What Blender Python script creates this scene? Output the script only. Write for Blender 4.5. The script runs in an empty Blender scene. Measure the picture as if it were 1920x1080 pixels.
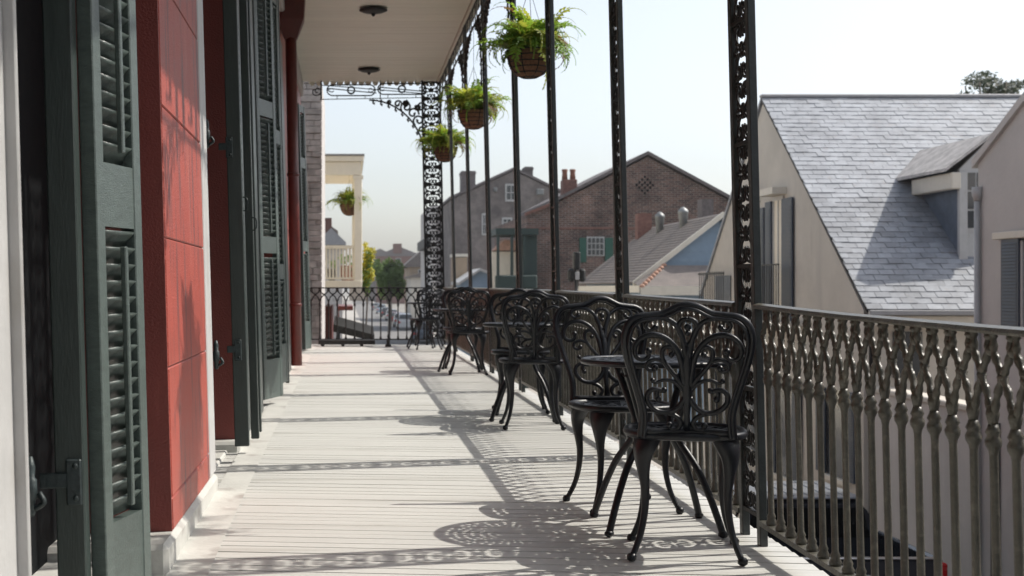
import bpy, bmesh, math, random
from mathutils import Vector, Matrix
random.seed(7)
R = math.radians
sc = bpy.context.scene
C = sc.collection
F, CX, CY, ZC = 2500.0, 650.0, 540.0, 0.96

# ------------------------------------------------------------- camera, light
cam = bpy.data.cameras.new('camera'); camo = bpy.data.objects.new('camera', cam); C.objects.link(camo)
camo.location = (0, 0, ZC); camo.rotation_euler = (R(90), 0, 0)
cam.sensor_width = 36; cam.lens = F/1920*36; cam.shift_x = (960-CX)/1920; cam.shift_y = 0
cam.clip_start = .1; cam.clip_end = 5000
cam.dof.use_dof = True; cam.dof.focus_distance = 4.9; cam.dof.aperture_fstop = 6.3
sc.camera = camo
SUN_EL, SUN_AZ = 47.5, 13.0
w = bpy.data.worlds.new('World'); sc.world = w; w.use_nodes = True
nt = w.node_tree; nt.nodes.clear()
sky = nt.nodes.new('ShaderNodeTexSky'); sky.sky_type = 'NISHITA'; sky.sun_disc = False
sky.sun_elevation = R(SUN_EL); sky.sun_rotation = R(90-SUN_AZ); sky.air_density = 1.0; sky.dust_density = 2.2; sky.ozone_density = 1.0
bg = nt.nodes.new('ShaderNodeBackground'); bg.inputs['Strength'].default_value = .15
wo = nt.nodes.new('ShaderNodeOutputWorld')
hsv = nt.nodes.new('ShaderNodeHueSaturation'); hsv.inputs['Saturation'].default_value = .48; hsv.inputs['Value'].default_value = .95
nt.links.new(sky.outputs[0], hsv.inputs['Color']); nt.links.new(hsv.outputs[0], bg.inputs[0]); nt.links.new(bg.outputs[0], wo.inputs[0])
sl = bpy.data.lights.new('sun', 'SUN'); sl.energy = 3.4; sl.angle = R(.53); sl.color = (1, .94, .85)
so = bpy.data.objects.new('sun', sl); C.objects.link(so)
S = Vector((math.cos(R(SUN_EL))*math.cos(R(SUN_AZ)), math.cos(R(SUN_EL))*math.sin(R(SUN_AZ)), math.sin(R(SUN_EL))))
so.rotation_euler = (-S).to_track_quat('-Z', 'Y').to_euler()
sc.view_settings.view_transform = 'Standard'; sc.view_settings.look = 'None'
sc.view_settings.exposure = 0.55; sc.view_settings.gamma = 1.0; sc.view_settings.use_curve_mapping = False

# ------------------------------------------------------------- helpers
def lerp(x, xs, ys):
    if x <= xs[0]: return ys[0]
    for i in range(len(xs)-1):
        if x <= xs[i+1]:
            t = (x-xs[i])/(xs[i+1]-xs[i]); return ys[i]+(ys[i+1]-ys[i])*t
    return ys[-1]
def zf(y): return lerp(y, [0, 3.07, 4.16, 5, 7.43, 9.8, 14.3, 21, 22], [-.06, -.042, -.028, -.008, .018, .034, .05, .06, .062])
def PX(px, d): return (px-CX)*d/F
def PZ(py, d): return ZC-(py-CY)*d/F

class MB:
    def __init__(s): s.v = []; s.f = []; s.sm = []
    def add(s, vs, fs, smooth=False):
        n = len(s.v); s.v += [tuple(v) for v in vs]; s.f += [tuple(i+n for i in f) for f in fs]; s.sm += [smooth]*len(fs); return s
    def box(s, x0, x1, y0, y1, z0, z1, b=0):
        if x1 < x0: x0, x1 = x1, x0
        if y1 < y0: y0, y1 = y1, y0
        if z1 < z0: z0, z1 = z1, z0
        if not b:
            vs = [(x, y, z) for x in (x0, x1) for y in (y0, y1) for z in (z0, z1)]
            return s.add(vs, [(0, 1, 3, 2), (4, 6, 7, 5), (0, 4, 5, 1), (2, 3, 7, 6), (0, 2, 6, 4), (1, 5, 7, 3)])
        b = min(b, (x1-x0)*.45, (y1-y0)*.45, (z1-z0)*.45)
        bm = bmesh.new()
        bmesh.ops.create_cube(bm, size=1)
        for v in bm.verts:
            v.co = Vector(((x0+x1)/2+v.co.x*(x1-x0), (y0+y1)/2+v.co.y*(y1-y0), (z0+z1)/2+v.co.z*(z1-z0)))
        bmesh.ops.bevel(bm, geom=bm.edges[:], offset=b, segments=1, affect='EDGES')
        s.bm(bm); return s
    def bm(s, bm, smooth=False):
        bm.verts.ensure_lookup_table(); bm.verts.index_update()
        s.add([v.co[:] for v in bm.verts], [[v.index for v in f.verts] for f in bm.faces], smooth); bm.free(); return s
    def prism(s, pts, axis, a, b):
        """extrude a polygon (2-D pts in the other two axes) along axis from a to b"""
        def mk(p, t):
            return {'x': (t, p[0], p[1]), 'y': (p[0], t, p[1]), 'z': (p[0], p[1], t)}[axis]
        n = len(pts)
        vs = [mk(p, a) for p in pts]+[mk(p, b) for p in pts]
        fs = [tuple(range(n)), tuple(range(2*n-1, n-1, -1))]+[(i, i+n, (i+1) % n+n, (i+1) % n) for i in range(n)]
        return s.add(vs, fs)
    def tube(s, pts, r, n=6, cap=True, flat=None):
        """r: number or list. flat=(axis vector, factor) squeezes the section"""
        pts = [Vector(p) for p in pts]; m = len(pts)
        rs = r if isinstance(r, (list, tuple)) else [r]*m
        up = Vector((0, 0, 1)); vs = []; prev = None
        for i in range(m):
            t = (pts[min(i+1, m-1)]-pts[max(i-1, 0)])
            if t.length < 1e-9: t = Vector((0, 0, 1))
            t.normalize()
            if prev is None:
                a = t.orthogonal().normalized() if abs(t.dot(up)) > .99 else t.cross(up).normalized()
            else:
                a = prev-t*prev.dot(t)
                a = a.normalized() if a.length > 1e-6 else t.orthogonal().normalized()
            prev = a; b = t.cross(a)
            for k in range(n):
                an = 2*math.pi*k/n
                o = a*math.cos(an)*rs[i]+b*math.sin(an)*rs[i]
                if flat: o = o-flat[0]*o.dot(flat[0])*(1-flat[1])
                vs.append(pts[i]+o)
        fs = [(i*n+k, i*n+(k+1) % n, (i+1)*n+(k+1) % n, (i+1)*n+k) for i in range(m-1) for k in range(n)]
        s.add(vs, fs, n > 4)
        if cap: s.add([], []); 
        if cap:
            base = len(s.v)-len(vs)
            s.f.append(tuple(base+k for k in reversed(range(n)))); s.f.append(tuple(base+(m-1)*n+k for k in range(n))); s.sm += [False, False]
        return s
    def lathe(s, prof, c=(0, 0, 0), n=10, smooth=True):
        vs = []; m = len(prof)
        for r, z in prof:
            for k in range(n):
                a = 2*math.pi*k/n; vs.append((c[0]+r*math.cos(a), c[1]+r*math.sin(a), c[2]+z))
        fs = [(i*n+k, i*n+(k+1) % n, (i+1)*n+(k+1) % n, (i+1)*n+k) for i in range(m-1) for k in range(n)]
        fs += [tuple(reversed(range(n))), tuple((m-1)*n+k for k in range(n))]
        return s.add(vs, fs, smooth)
    def ball(s, c, r, n=6, sc_=(1, 1, 1)):
        pr = [(max(math.sin(math.pi*i/n), .05)*r, -math.cos(math.pi*i/n)*r) for i in range(n+1)]
        vs = []; k0 = 8
        for rr, z in pr:
            for k in range(k0):
                a = 2*math.pi*k/k0; vs.append((c[0]+rr*math.cos(a)*sc_[0], c[1]+rr*math.sin(a)*sc_[1], c[2]+z*sc_[2]))
        fs = [(i*k0+k, i*k0+(k+1) % k0, (i+1)*k0+(k+1) % k0, (i+1)*k0+k) for i in range(n) for k in range(k0)]
        return s.add(vs, fs, True)
    def mesh(s, name, m):
        me = bpy.data.meshes.new(name); me.from_pydata(s.v, [], s.f)
        me.polygons.foreach_set('use_smooth', s.sm)
        me.materials.append(m); me.update()
        bm = bmesh.new(); bm.from_mesh(me); bmesh.ops.recalc_face_normals(bm, faces=bm.faces); bm.to_mesh(me); bm.free()
        return me
    def build(s, name, m, parent=None, loc=None):
        return inst(name, s.mesh(name, m), parent, loc)
def inst(name, me, parent=None, loc=None, rot=None, scale=None):
    o = bpy.data.objects.new(name, me); C.objects.link(o)
    if parent is not None: o.parent = parent
    if loc is not None: o.location = loc
    if rot is not None: o.rotation_euler = rot
    if scale is not None: o.scale = scale
    return o
def tag(o, label=None, cat=None, group=None, kind=None):
    if label: o['label'] = label
    if cat: o['category'] = cat
    if group: o['group'] = group
    if kind: o['kind'] = kind
    return o
def thing(name, label, cat, loc=(0, 0, 0), rot=(0, 0, 0), group=None):
    o = bpy.data.objects.new(name, None); C.objects.link(o); o.location = loc; o.rotation_euler = rot; o.empty_display_size = .1
    return tag(o, label, cat, group)
def copy_tree(o, parent=None):
    c = o.copy(); C.objects.link(c)
    if parent is not None: c.parent = parent
    for ch in list(o.children): copy_tree(ch, c)
    return c
def smooth(pts, k=4, closed=False):
    """Catmull-Rom through pts"""
    P = [Vector(p) for p in pts]; out = []; n = len(P)
    for i in range(n-1):
        a, b, c, d = P[max(i-1, 0)], P[i], P[i+1], P[min(i+2, n-1)]
        for j in range(k):
            t = j/k
            out.append(.5*((2*b)+(c-a)*t+(2*a-5*b+4*c-d)*t*t+(3*b-a-3*c+d)*t**3))
    out.append(P[-1]); return out

# ------------------------------------------------------------- materials
def mat(name, col, rough=.6, metal=0, var=.15, scale=6, bump=0, bscale=60, col2=None, spec=.5, stretch=(1, 1, 1), stain=None, transl=None, coat=0, stain2=None):
    m = bpy.data.materials.new(name); m.use_nodes = True; t = m.node_tree; N = t.nodes; L = t.links
    b = N['Principled BSDF']; b.inputs['Roughness'].default_value = rough; b.inputs['Metallic'].default_value = metal
    b.inputs['Specular IOR Level'].default_value = spec; b.inputs['Coat Weight'].default_value = coat
    geo = N.new('ShaderNodeNewGeometry'); mp = N.new('ShaderNodeMapping'); mp.inputs['Scale'].default_value = stretch
    L.new(geo.outputs['Position'], mp.inputs[0])
    nz = N.new('ShaderNodeTexNoise'); nz.inputs['Scale'].default_value = scale; nz.inputs['Detail'].default_value = 6; nz.inputs['Roughness'].default_value = .65
    L.new(mp.outputs[0], nz.inputs['Vector'])
    rp = N.new('ShaderNodeValToRGB'); rp.color_ramp.elements[0].position = .3; rp.color_ramp.elements[1].position = .7
    c2 = col2 if col2 else tuple(min(1, c*(1+var)) for c in col)
    c1 = col if col2 else tuple(c*(1-var) for c in col)
    rp.color_ramp.elements[0].color = (*c1, 1); rp.color_ramp.elements[1].color = (*c2, 1)
    L.new(nz.outputs['Fac'], rp.inputs[0]); out = rp.outputs[0]
    for stain in [k_ for k_ in (stain, stain2) if k_]:   # (colour, scale, threshold, stretch)
        sm = N.new('ShaderNodeMapping'); sm.inputs['Scale'].default_value = stain[3]; L.new(geo.outputs['Position'], sm.inputs[0])
        sn = N.new('ShaderNodeTexNoise'); sn.inputs['Scale'].default_value = stain[1]; sn.inputs['Detail'].default_value = 8; L.new(sm.outputs[0], sn.inputs['Vector'])
        sr = N.new('ShaderNodeValToRGB'); sr.color_ramp.elements[0].position = stain[2]; sr.color_ramp.elements[1].position = min(1, stain[2]+.12)
        L.new(sn.outputs['Fac'], sr.inputs[0])
        mx = N.new('ShaderNodeMix'); mx.data_type = 'RGBA'; mx.inputs[7].default_value = (*stain[0], 1)
        L.new(sr.outputs[0], mx.inputs[0]); L.new(out, mx.inputs[6]); out = mx.outputs[2]
    oi = N.new('ShaderNodeObjectInfo'); hs = N.new('ShaderNodeHueSaturation')
    mr = N.new('ShaderNodeMapRange'); mr.inputs['To Min'].default_value = 1-var*.5; mr.inputs['To Max'].default_value = 1+var*.5
    L.new(oi.outputs['Random'], mr.inputs[0]); L.new(mr.outputs[0], hs.inputs['Value']); L.new(out, hs.inputs['Color'])
    L.new(hs.outputs[0], b.inputs['Base Color'])
    rr = N.new('ShaderNodeMapRange'); rr.inputs['To Min'].default_value = max(0, rough-.1); rr.inputs['To Max'].default_value = min(1, rough+.12)
    L.new(nz.outputs['Fac'], rr.inputs[0]); L.new(rr.outputs[0], b.inputs['Roughness'])
    if bump:
        bn = N.new('ShaderNodeTexNoise'); bn.inputs['Scale'].default_value = bscale; bn.inputs['Detail'].default_value = 5
        L.new(mp.outputs[0], bn.inputs['Vector'])
        bp = N.new('ShaderNodeBump'); bp.inputs['Strength'].default_value = bump; bp.inputs['Distance'].default_value = .01
        L.new(bn.outputs['Fac'], bp.inputs['Height']); L.new(bp.outputs[0], b.inputs['Normal'])
    if transl:
        tr = N.new('ShaderNodeBsdfTranslucent'); tr.inputs[0].default_value = (*transl, 1)
        ms = N.new('ShaderNodeMixShader'); ms.inputs[0].default_value = .45
        L.new(b.outputs[0], ms.inputs[1]); L.new(tr.outputs[0], ms.inputs[2]); L.new(ms.outputs[0], N['Material Output'].inputs[0])
    return m
def brickmat(name, c1, c2, mortar, bw, bh, axes='xz', rough=.85, msize=.012, soil=None):
    m = mat(name, c1, rough, var=.2); t = m.node_tree; N = t.nodes; L = t.links; b = N['Principled BSDF']
    geo = N.new('ShaderNodeNewGeometry'); sp = N.new('ShaderNodeSeparateXYZ'); cb = N.new('ShaderNodeCombineXYZ')
    L.new(geo.outputs['Position'], sp.inputs[0])
    L.new(sp.outputs['XYZ'.index(axes[0].upper())], cb.inputs[0]); L.new(sp.outputs['XYZ'.index(axes[1].upper())], cb.inputs[1])
    br = N.new('ShaderNodeTexBrick'); br.inputs['Scale'].default_value = 1; br.inputs['Brick Width'].default_value = bw; br.inputs['Row Height'].default_value = bh
    br.inputs['Mortar Size'].default_value = msize; br.inputs['Color1'].default_value = (*c1, 1); br.inputs['Color2'].default_value = (*c2, 1); br.inputs['Mortar'].default_value = (*mortar, 1)
    L.new(cb.outputs[0], br.inputs[0])
    nz = N.new('ShaderNodeTexNoise'); nz.inputs['Scale'].default_value = .7; nz.inputs['Detail'].default_value = 9; nz.inputs['Roughness'].default_value = .7; L.new(geo.outputs['Position'], nz.inputs['Vector'])
    mx = N.new('ShaderNodeMix'); mx.data_type = 'RGBA'; mx.blend_type = 'MULTIPLY'; mx.inputs[0].default_value = .75
    rp = N.new('ShaderNodeValToRGB'); rp.color_ramp.elements[0].color = (.33, .31, .31, 1); rp.color_ramp.elements[1].color = (1.3, 1.25, 1.2, 1)
    rp.color_ramp.elements[0].position = .35; rp.color_ramp.elements[1].position = .65
    L.new(nz.outputs['Fac'], rp.inputs[0]); L.new(br.outputs[0], mx.inputs[6]); L.new(rp.outputs[0], mx.inputs[7])
    L.new(mx.outputs[2], b.inputs['Base Color'])
    bp = N.new('ShaderNodeBump'); bp.inputs['Strength'].default_value = .6; bp.inputs['Distance'].default_value = .02; bp.invert = True
    L.new(br.outputs['Fac'], bp.inputs['Height']); L.new(bp.outputs[0], b.inputs['Normal'])
    return m
M = {}
M['floor'] = mat('floor_paint', (.507, .508, .482), .55, var=.05, scale=3.5, bump=.25, bscale=30, stretch=(.5, 6, 1), stain=((.38, .375, .345), 1.6, .57, (.35, 4, 1)), stain2=((.30, .29, .27), 34, .70, (.5, 1, 1)))
M['under'] = mat('underfloor_dark', (.02, .02, .02), .9)
M['plinth'] = mat('plinth_paint', (.49, .49, .46), .6, var=.1, scale=4, bump=.3, bscale=25, stain=((.33, .31, .29), 5, .58, (1, 1, 2)))
M['ceil'] = mat('ceiling_paint', (.72, .71, .615), .5, var=.06, scale=2, stretch=(.5, 3, 1))
M['iron'] = mat('iron_dark_paint', (.020, .021, .021), .55, spec=.3, var=.35, scale=30, bump=.25, bscale=90)
M['olive'] = mat('rail_olive_paint', (.084, .080, .064), .34, var=.3, scale=26, bump=.3, bscale=120, spec=.5, stain=((.14, .13, .105), 30, .58, (1, 1, 1)))
M['postgrey'] = mat('post_paint', (.035, .042, .041), .4, var=.25, scale=14, bump=.2, bscale=80)
M['chair'] = mat('cast_aluminium_black', (.005, .0068, .0105), .38, var=.3, scale=40, bump=.08, bscale=140, spec=.42)
M['red'] = mat('red_stucco', (.335, .058, .038), .46, var=.12, scale=3, bump=.5, bscale=120, stain=((.36, .082, .058), 4, .56, (1.5, 1.5, .3)), stain2=((.15, .05, .046), 8, .545, (1, 1.6, .2)))  # dark streaks: weather stains that also deepen the faint fern shadow
M['shaded_reveal'] = mat('reveal_shade_red', (.20, .042, .034), .5, var=.1, scale=4, bump=.4, bscale=110, stain2=((.28, .08, .06), 9, .62, (1, 1, .3)))  # darker red: the shade on the pier reveals is put into the colour
M['white'] = mat('white_trim', (.43, .43, .425), .5, var=.07, scale=7, bump=.2, bscale=40, stain=((.36, .35, .33), 6, .62, (1, 1, .4)))
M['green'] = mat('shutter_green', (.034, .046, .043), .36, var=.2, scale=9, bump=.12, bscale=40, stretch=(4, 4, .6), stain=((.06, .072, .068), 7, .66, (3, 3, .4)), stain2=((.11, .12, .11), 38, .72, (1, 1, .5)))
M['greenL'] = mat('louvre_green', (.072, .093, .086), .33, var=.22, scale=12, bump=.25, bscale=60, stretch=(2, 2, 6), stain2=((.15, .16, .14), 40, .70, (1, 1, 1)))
M['hinge'] = mat('hinge_iron', (.028, .04, .042), .5, .2, var=.3, scale=40, bump=.3)
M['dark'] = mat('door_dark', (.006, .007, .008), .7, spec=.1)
M['pipe'] = mat('downspout_red', (.10, .020, .016), .4, var=.2, scale=8)
M['coir'] = mat('coir_liner', (.20, .095, .05), .9, var=.35, scale=40, bump=.8, bscale=120)
M['fern'] = mat('fern_leaf', (.10, .20, .025), .5, var=.4, scale=8, transl=(.32, .50, .05))
M['fern2'] = mat('fern_leaf_yellow', (.20, .24, .03), .5, var=.4, scale=8, transl=(.50, .54, .07))
M['fern3'] = mat('fern_leaf_brown', (.16, .09, .035), .7, var=.4, scale=8, transl=(.22, .12, .04))
M['flower'] = mat('yellow_bloom', (.45, .44, .05), .6, var=.3, scale=12, transl=(.6, .5, .04))
M['leaf'] = mat('tree_leaf', (.10, .17, .045), .6, var=.4, scale=.8, transl=(.26, .40, .08))
M['leafdark'] = mat('oak_leaf', (.035, .05, .03), .6, var=.4, scale=2, transl=(.05, .08, .03))
M['bark'] = mat('bark', (.17, .145, .12), .9, var=.3, bump=.6, bscale=20)
M['slateShade'] = mat('slate_cheek_shade', (.085, .105, .135), .6, var=.3, scale=4, bump=.3, bscale=20)  # darkened slate copy: shade of the dormer cheeks painted in
M['slate'] = mat('slate', (.235, .25, .275), .55, var=.3, scale=2.2, bump=.3, bscale=20, stain=((.23, .23, .24), 7, .6, (1, 1, 1)))
M['stucco'] = mat('beige_stucco', (.52, .485, .43), .85, var=.1, scale=1.2, bump=.3, bscale=18, stain=((.45, .42, .38), 1.2, .58, (1, 1, .15)), stain2=((.36, .335, .30), 3, .66, (1, 1, .12)))
M['stucco2'] = mat('grey_stucco', (.50, .475, .455), .85, var=.09, scale=1.0, bump=.3, bscale=18, stain=((.43, .41, .395), 1.0, .58, (1, 1, .2)), stain2=((.36, .34, .325), 3, .66, (1, 1, .12)))
M['shutblue'] = mat('blue_shutter', (.035, .05, .075), .5, var=.2)
M['fascia'] = mat('fascia_white', (.62, .58, .50), .5, var=.07)
M['shingle'] = mat('asphalt_shingle', (.19, .165, .15), .85, var=.3, scale=3, col2=(.13, .115, .11), bump=.4, bscale=30)
M['blueside'] = mat('blue_siding', (.21, .29, .38), .6, var=.08)
M['ridge'] = mat('clay_ridge', (.45, .27, .2), .8, var=.3, scale=9)
M['brick'] = brickmat('old_brick', (.175, .097, .08), (.075, .046, .041), (.25, .23, .21), .30, .10, 'xz', soil=1)
M['brickg'] = brickmat('grey_brick', (.215, .19, .185), (.175, .155, .15), (.23, .215, .21), .22, .075, 'xz')
M['brickflat'] = mat('chimney_brick', (.16, .08, .065), .85, var=.35, scale=9, bump=.5, bscale=20)
M['brickgs'] = mat('chimney_grey_brick', (.13, .115, .115), .85, var=.3, scale=9, bump=.5, bscale=20)
M['glass'] = mat('dark_glass', (.03, .035, .04), .08, var=.1, spec=.8)
M['greensh'] = mat('green_shutter_far', (.015, .085, .06), .5)
M['asphalt'] = mat('asphalt', (.17, .165, .16), .85, var=.15, scale=1.5, bump=.3, bscale=40, stain=((.12, .118, .115), .5, .55, (1, .3, 1)))
M['walk'] = mat('sidewalk', (.36, .34, .31), .85, var=.12, scale=1.2, bump=.2)
M['ground'] = mat('ground_earth', (.2, .19, .17), .95, var=.2, scale=.2)
M['stone'] = mat('pale_block', (.42, .40, .385), .85, var=.34, scale=5, bump=.4, bscale=30)
M['cream'] = mat('cream_paint', (.72, .66, .54), .5, var=.05)
M['tan'] = mat('tan_render', (.36, .28, .2), .85, var=.12, scale=1)
M['terra'] = mat('terracotta', (.20, .085, .055), .8, var=.2)
M['truck'] = mat('truck_paint', (.028, .033, .042), .22, var=.1, coat=.6)
M['truckroof'] = mat('truck_roof', (.20, .22, .25), .3, var=.1, coat=.4)
M['chrome'] = mat('chrome', (.6, .6, .6), .2, 1, var=.05)
M['tail'] = mat('tail_lamp', (.5, .01, .012), .25, var=.1)
M['rubber'] = mat('rubber', (.02, .02, .02), .9, spec=.15)
M['zinc'] = mat('zinc_vent', (.22, .23, .23), .5, .5, var=.2)
M['awn'] = mat('dark_green_awning', (.012, .03, .028), .6)
M['copper'] = mat('grey_metal_roof', (.3, .3, .31), .5, var=.1)

# ------------------------------------------------------------- ground, street
ZG = -3.7
m = MB(); m.add([(-900, -200, ZG-.12), (1500, -200, ZG-.12), (1500, 2500, ZG-.12), (-900, 2500, ZG-.12)], [(0, 1, 2, 3)])
tag(m.build('ground', M['ground']), kind='structure')
m = MB(); m.box(1.9, 7.5, -30, 700, ZG-.1, ZG)
tag(m.build('street', M['asphalt']), kind='structure')
def pavement(x0, x1):
    st = thing('sidewalk', None, None); st['kind'] = 'structure'
    m = MB(); m.box(x0, x1, -30, 8, ZG-.1, ZG+.116); m.box(x0, x1, 60, 700, ZG-.1, ZG+.116); m.box(x0, x1, 8, 60, ZG-.1, ZG+.10)
    m.build('paving_bed', M['walk'], st)
    m = MB(); m.box(0, x1-x0-.01, .005, 1.245, .0, .02, .006); me = m.mesh('paving_slab', M['walk'])
    for i in range(41): inst('paving_slab', me, st, (x0+.005, 8.3+i*1.25, ZG+.1))
pavement(7.5, 9.0)
m = MB(); m.box(-.6, 1.9, -30, 700, ZG-.1, ZG+.12); tag(m.build('near_sidewalk', M['walk']), kind='structure')

# ------------------------------------------------------------- gallery floor and ceiling
fl = thing('gallery_floor', None, None); fl['kind'] = 'structure'
XE = 1.64
m = MB()
ys = [-4]+[1.5+.5*i for i in range(41)]
for i in range(len(ys)-1):
    a, b = ys[i], ys[i+1]
    m.add([(x, y, zf(y)-dz) for dz in (.032, .2) for y in (a, b) for x in (-.66, XE-.03)], [(0, 1, 3, 2), (4, 6, 7, 5), (1, 5, 7, 3), (0, 2, 6, 4)])
m.build('joist_bed', M['under'], fl)
PW = .092
SK = -.10
pm = []
for wd_ in (.078, .092, .104):
    for g in (.0, .0003, .0014, .0036):
        q = MB(); q.box(-.70, XE, g/2, wd_-g/2-.0003, -.03, 0, .0003); pm.append((wd_, q.mesh('plank', M['floor'])))
y = 1.45
while y < 21.1:
    k = random.randrange(3)*4+random.choices(range(4), [8, 5, 1.8, .8])[0]; wd_, me = pm[k]
    inst('plank', me, fl, (0, y, zf(y+wd_/2)+random.uniform(-.0005, .0005)), (random.uniform(-.004, .004), random.uniform(-.0006, .0006), SK+random.uniform(-.0016, .0016)))
    y += wd_/math.cos(SK)
m = MB(); m.box(-.70, XE, -14, 1.7, zf(0)-.06, zf(1)-.02); m.build('near_boards', M['floor'], fl)
m = MB()
for i in range(40):
    a, b = 1.5+i*.492, 1.5+(i+1)*.492
    m.add([(x, yy, zf(yy)+.004) for yy in (a, b) for x in (-.615, -.472)], [(0, 1, 3, 2)])
m.build('border_board', M['plinth'], fl)
m = MB()
for i in range(40):
    a, b = 1.5+i*.492, 1.5+(i+1)*.492
    m.add([(x, yy, zf(yy)+dz) for yy in (a, b) for x, dz in ((XE, -.002), (XE+.03, -.03), (XE+.03, -.16), (XE, -.19))], [(0, 1, 5, 4), (1, 2, 6, 5), (2, 3, 7, 6)])
m.build('edge_nosing', M['floor'], fl)

ZCL = 4.24
ce = thing('gallery_ceiling', None, None); ce['kind'] = 'structure'
m = MB(); m.box(-1.2, 1.50, -14, 21.2, ZCL+.025, ZCL+.16); m.build('roof_deck', M['ceil'], ce)
m = MB(); m.box(-1.2, 1.42, .0015, .1985, 0, .02, .004); me = m.mesh('ceiling_board', M['ceil'])
for i in range(60): inst('ceiling_board', me, ce, (0, 9.2+i*.2, ZCL+random.uniform(0, .002)))
m = MB(); m.box(-1.2, 1.42, -14, 9.19, ZCL, ZCL+.02); m.build('near_ceiling', M['ceil'], ce)
m = MB(); m.box(1.425, 1.47, -14, 21.2, ZCL-.035, ZCL+.024); m.box(1.503, 1.55, -14, 21.24, ZCL+.0, ZCL+.2); m.build('edge_moulding', M['ceil'], ce)
m = MB()   # scalloped end trim
for i in range(19):
    x = -.55+i*.112
    pts = [(x+.053*math.cos(a), ZCL+.02-.085*math.sin(a)) for a in [math.pi*j/6 for j in range(7)]]
    m.prism(pts, 'y', 21.205, 21.22)
m.build('scalloped_edge', M['ceil'], ce)
for (px, py, lab) in ((700, 15, 'dark domed ceiling lamp, the nearer of two on the gallery ceiling'), (692, 128, 'dark domed ceiling lamp near the far end of the gallery ceiling')):
    d = (ZCL-ZC)*F/(CY-py)
    t = thing('ceiling_lamp', lab, 'ceiling lamp', (PX(px, d), d, ZCL), group='ceiling lamps on the gallery')
    q = MB(); q.lathe([(.05, 0), (.06, -.012), (.165, -.02), (.168, -.03), (.12, -.05), (.03, -.066)], n=20); q.build('lamp_shade', M['iron'], t)
    q = MB(); q.lathe([(.028, -.066), (.022, -.085), (.008, -.1)], n=10); q.build('finial', M['iron'], t)

# haze over the street
hz = bpy.data.materials.new('haze_air'); hz.use_nodes = True; hz.node_tree.nodes.clear()
pv = hz.node_tree.nodes.new('ShaderNodeVolumePrincipled'); pv.inputs['Color'].default_value = (.93, .95, .98, 1); pv.inputs['Density'].default_value = .0003; pv.inputs['Anisotropy'].default_value = .3
ho = hz.node_tree.nodes.new('ShaderNodeOutputMaterial'); hz.node_tree.links.new(pv.outputs[0], ho.inputs['Volume'])
q = MB(); q.box(-910, 1510, -210, 2510, ZG-1.2, 26); tag(q.build('haze', hz), kind='stuff')

# ------------------------------------------------------------- red house with shutters
LEAN = -.028
fac = thing('red_house', 'red stucco house with dark green louvred shutters along the gallery', 'house', (0, 0, 0), (0, LEAN, 0))
LX = -LEAN*ZC
def fx(px, d): return PX(px, d)+LX
XF = -.65+LX          # wall face in local coordinates
def pier(y0, y1, xb=-1.3, z0=.1):
    zs = [z0, .22, .69, 1.16, 1.64, 2.11, 2.58, 3.05, 3.52, 3.99, 4.6]
    for a, b in zip(zs, zs[1:]):
        q = MB(); q.box(xb, XF, y0, y1, a+.0016, b-.0016, .0045); q.build('stucco_block', M['red'], fac)
    q = MB(); q.box(xb+.02, XF-.012, y0+.012, y1-.012, z0, 4.58); q.build('mortar_core', M['red'], fac)
    q = MB(); q.box(xb+.03, XF-.004, y0-.012, y0-.001, z0, 4.58); q.build('shaded_reveal', M['shaded_reveal'], fac)  # thin plate over the near face, carrying its shade as colour
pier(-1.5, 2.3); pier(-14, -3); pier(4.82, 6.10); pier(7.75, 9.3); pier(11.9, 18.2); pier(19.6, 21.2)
q = MB(); q.box(-1.4, XF-.004, -14, 21.2, 4.605, 6.2); q.build('upper_wall', M['stucco'], fac)
for (a, b) in ((-2.9, -1.51), (2.9, 4.81), (6.42, 7.74), (9.6, 11.89), (18.21, 19.59)):
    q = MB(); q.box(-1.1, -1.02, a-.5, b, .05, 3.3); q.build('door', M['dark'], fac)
    q = MB(); q.box(-1.3, XF-.1, a-.3, b, 3.3, 4.6); q.build('lintel', M['red'], fac)
q = MB(); q.box(-4, -1.31, -14, 21.2, -3.8, 6.2); q.build('house_body', M['stucco'], fac)
q = MB(); q.box(-1.3, 1.7, -14.4, -14.05, -3.7, 4.6); q.build('unseen_end_blocker', M['stucco'], fac)  # unseen cross wall added behind the camera to darken the gallery
q = MB(); q.box(-1.305, -.70, -4, 21.2, -3.7, -.25); q.build('ground_floor_wall', M['red'], fac)
for (a, b) in ((-1.5, 2.40), (4.55, 6.32), (7.62, 9.5), (11.75, 18.3), (19.5, 21.2)):
    q = MB(); q.box(-1.2, -.61+LX*.1, a, b, -.2, .1, .018); q.build('plinth', M['plinth'], fac)
for (a, b) in ((2.41, 4.54), (6.33, 7.61), (9.51, 11.74), (18.31, 19.49)):
    q = MB(); q.box(-1.2, -.68, a, b, -.2, .055, .008); q.build('door_sill', M['plinth'], fac)
q = MB(); q.box(-1.3, -.57, 9.0, 21.2, 4.02, 4.26, .02); q.build('cornice', M['stucco2'], fac)
for (a, b) in ((7.80, 9.25), (11.95, 13.9), (-1.45, 1.9), (-9, -3.2)):
    q = MB(); q.box(XF+.004, XF+.05, a, b, .12, 3.5, .005); q.build('hidden_bounce_cover', M['green'], fac)  # hidden green boards added to cut red bounce onto the chairs
# white casings at the near side of each opening
q = MB(); q.box(-.9, fx(14, 2.72), 2.303, 2.735, .1, 3.3); q.box(-.9, fx(44, 2.745), 2.738, 2.752, .1, 3.3, .004); q.build('door_casing', M['white'], fac)
q = MB(); q.box(-.9, XF+.003, 6.103, 6.36, .1, 3.3, .01); q.build('door_casing', M['white'], fac)
q = MB(); q.box(-.9, XF-.003, 9.303, 9.58, .1, 3.3, .01); q.build('door_casing', M['white'], fac)

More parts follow.
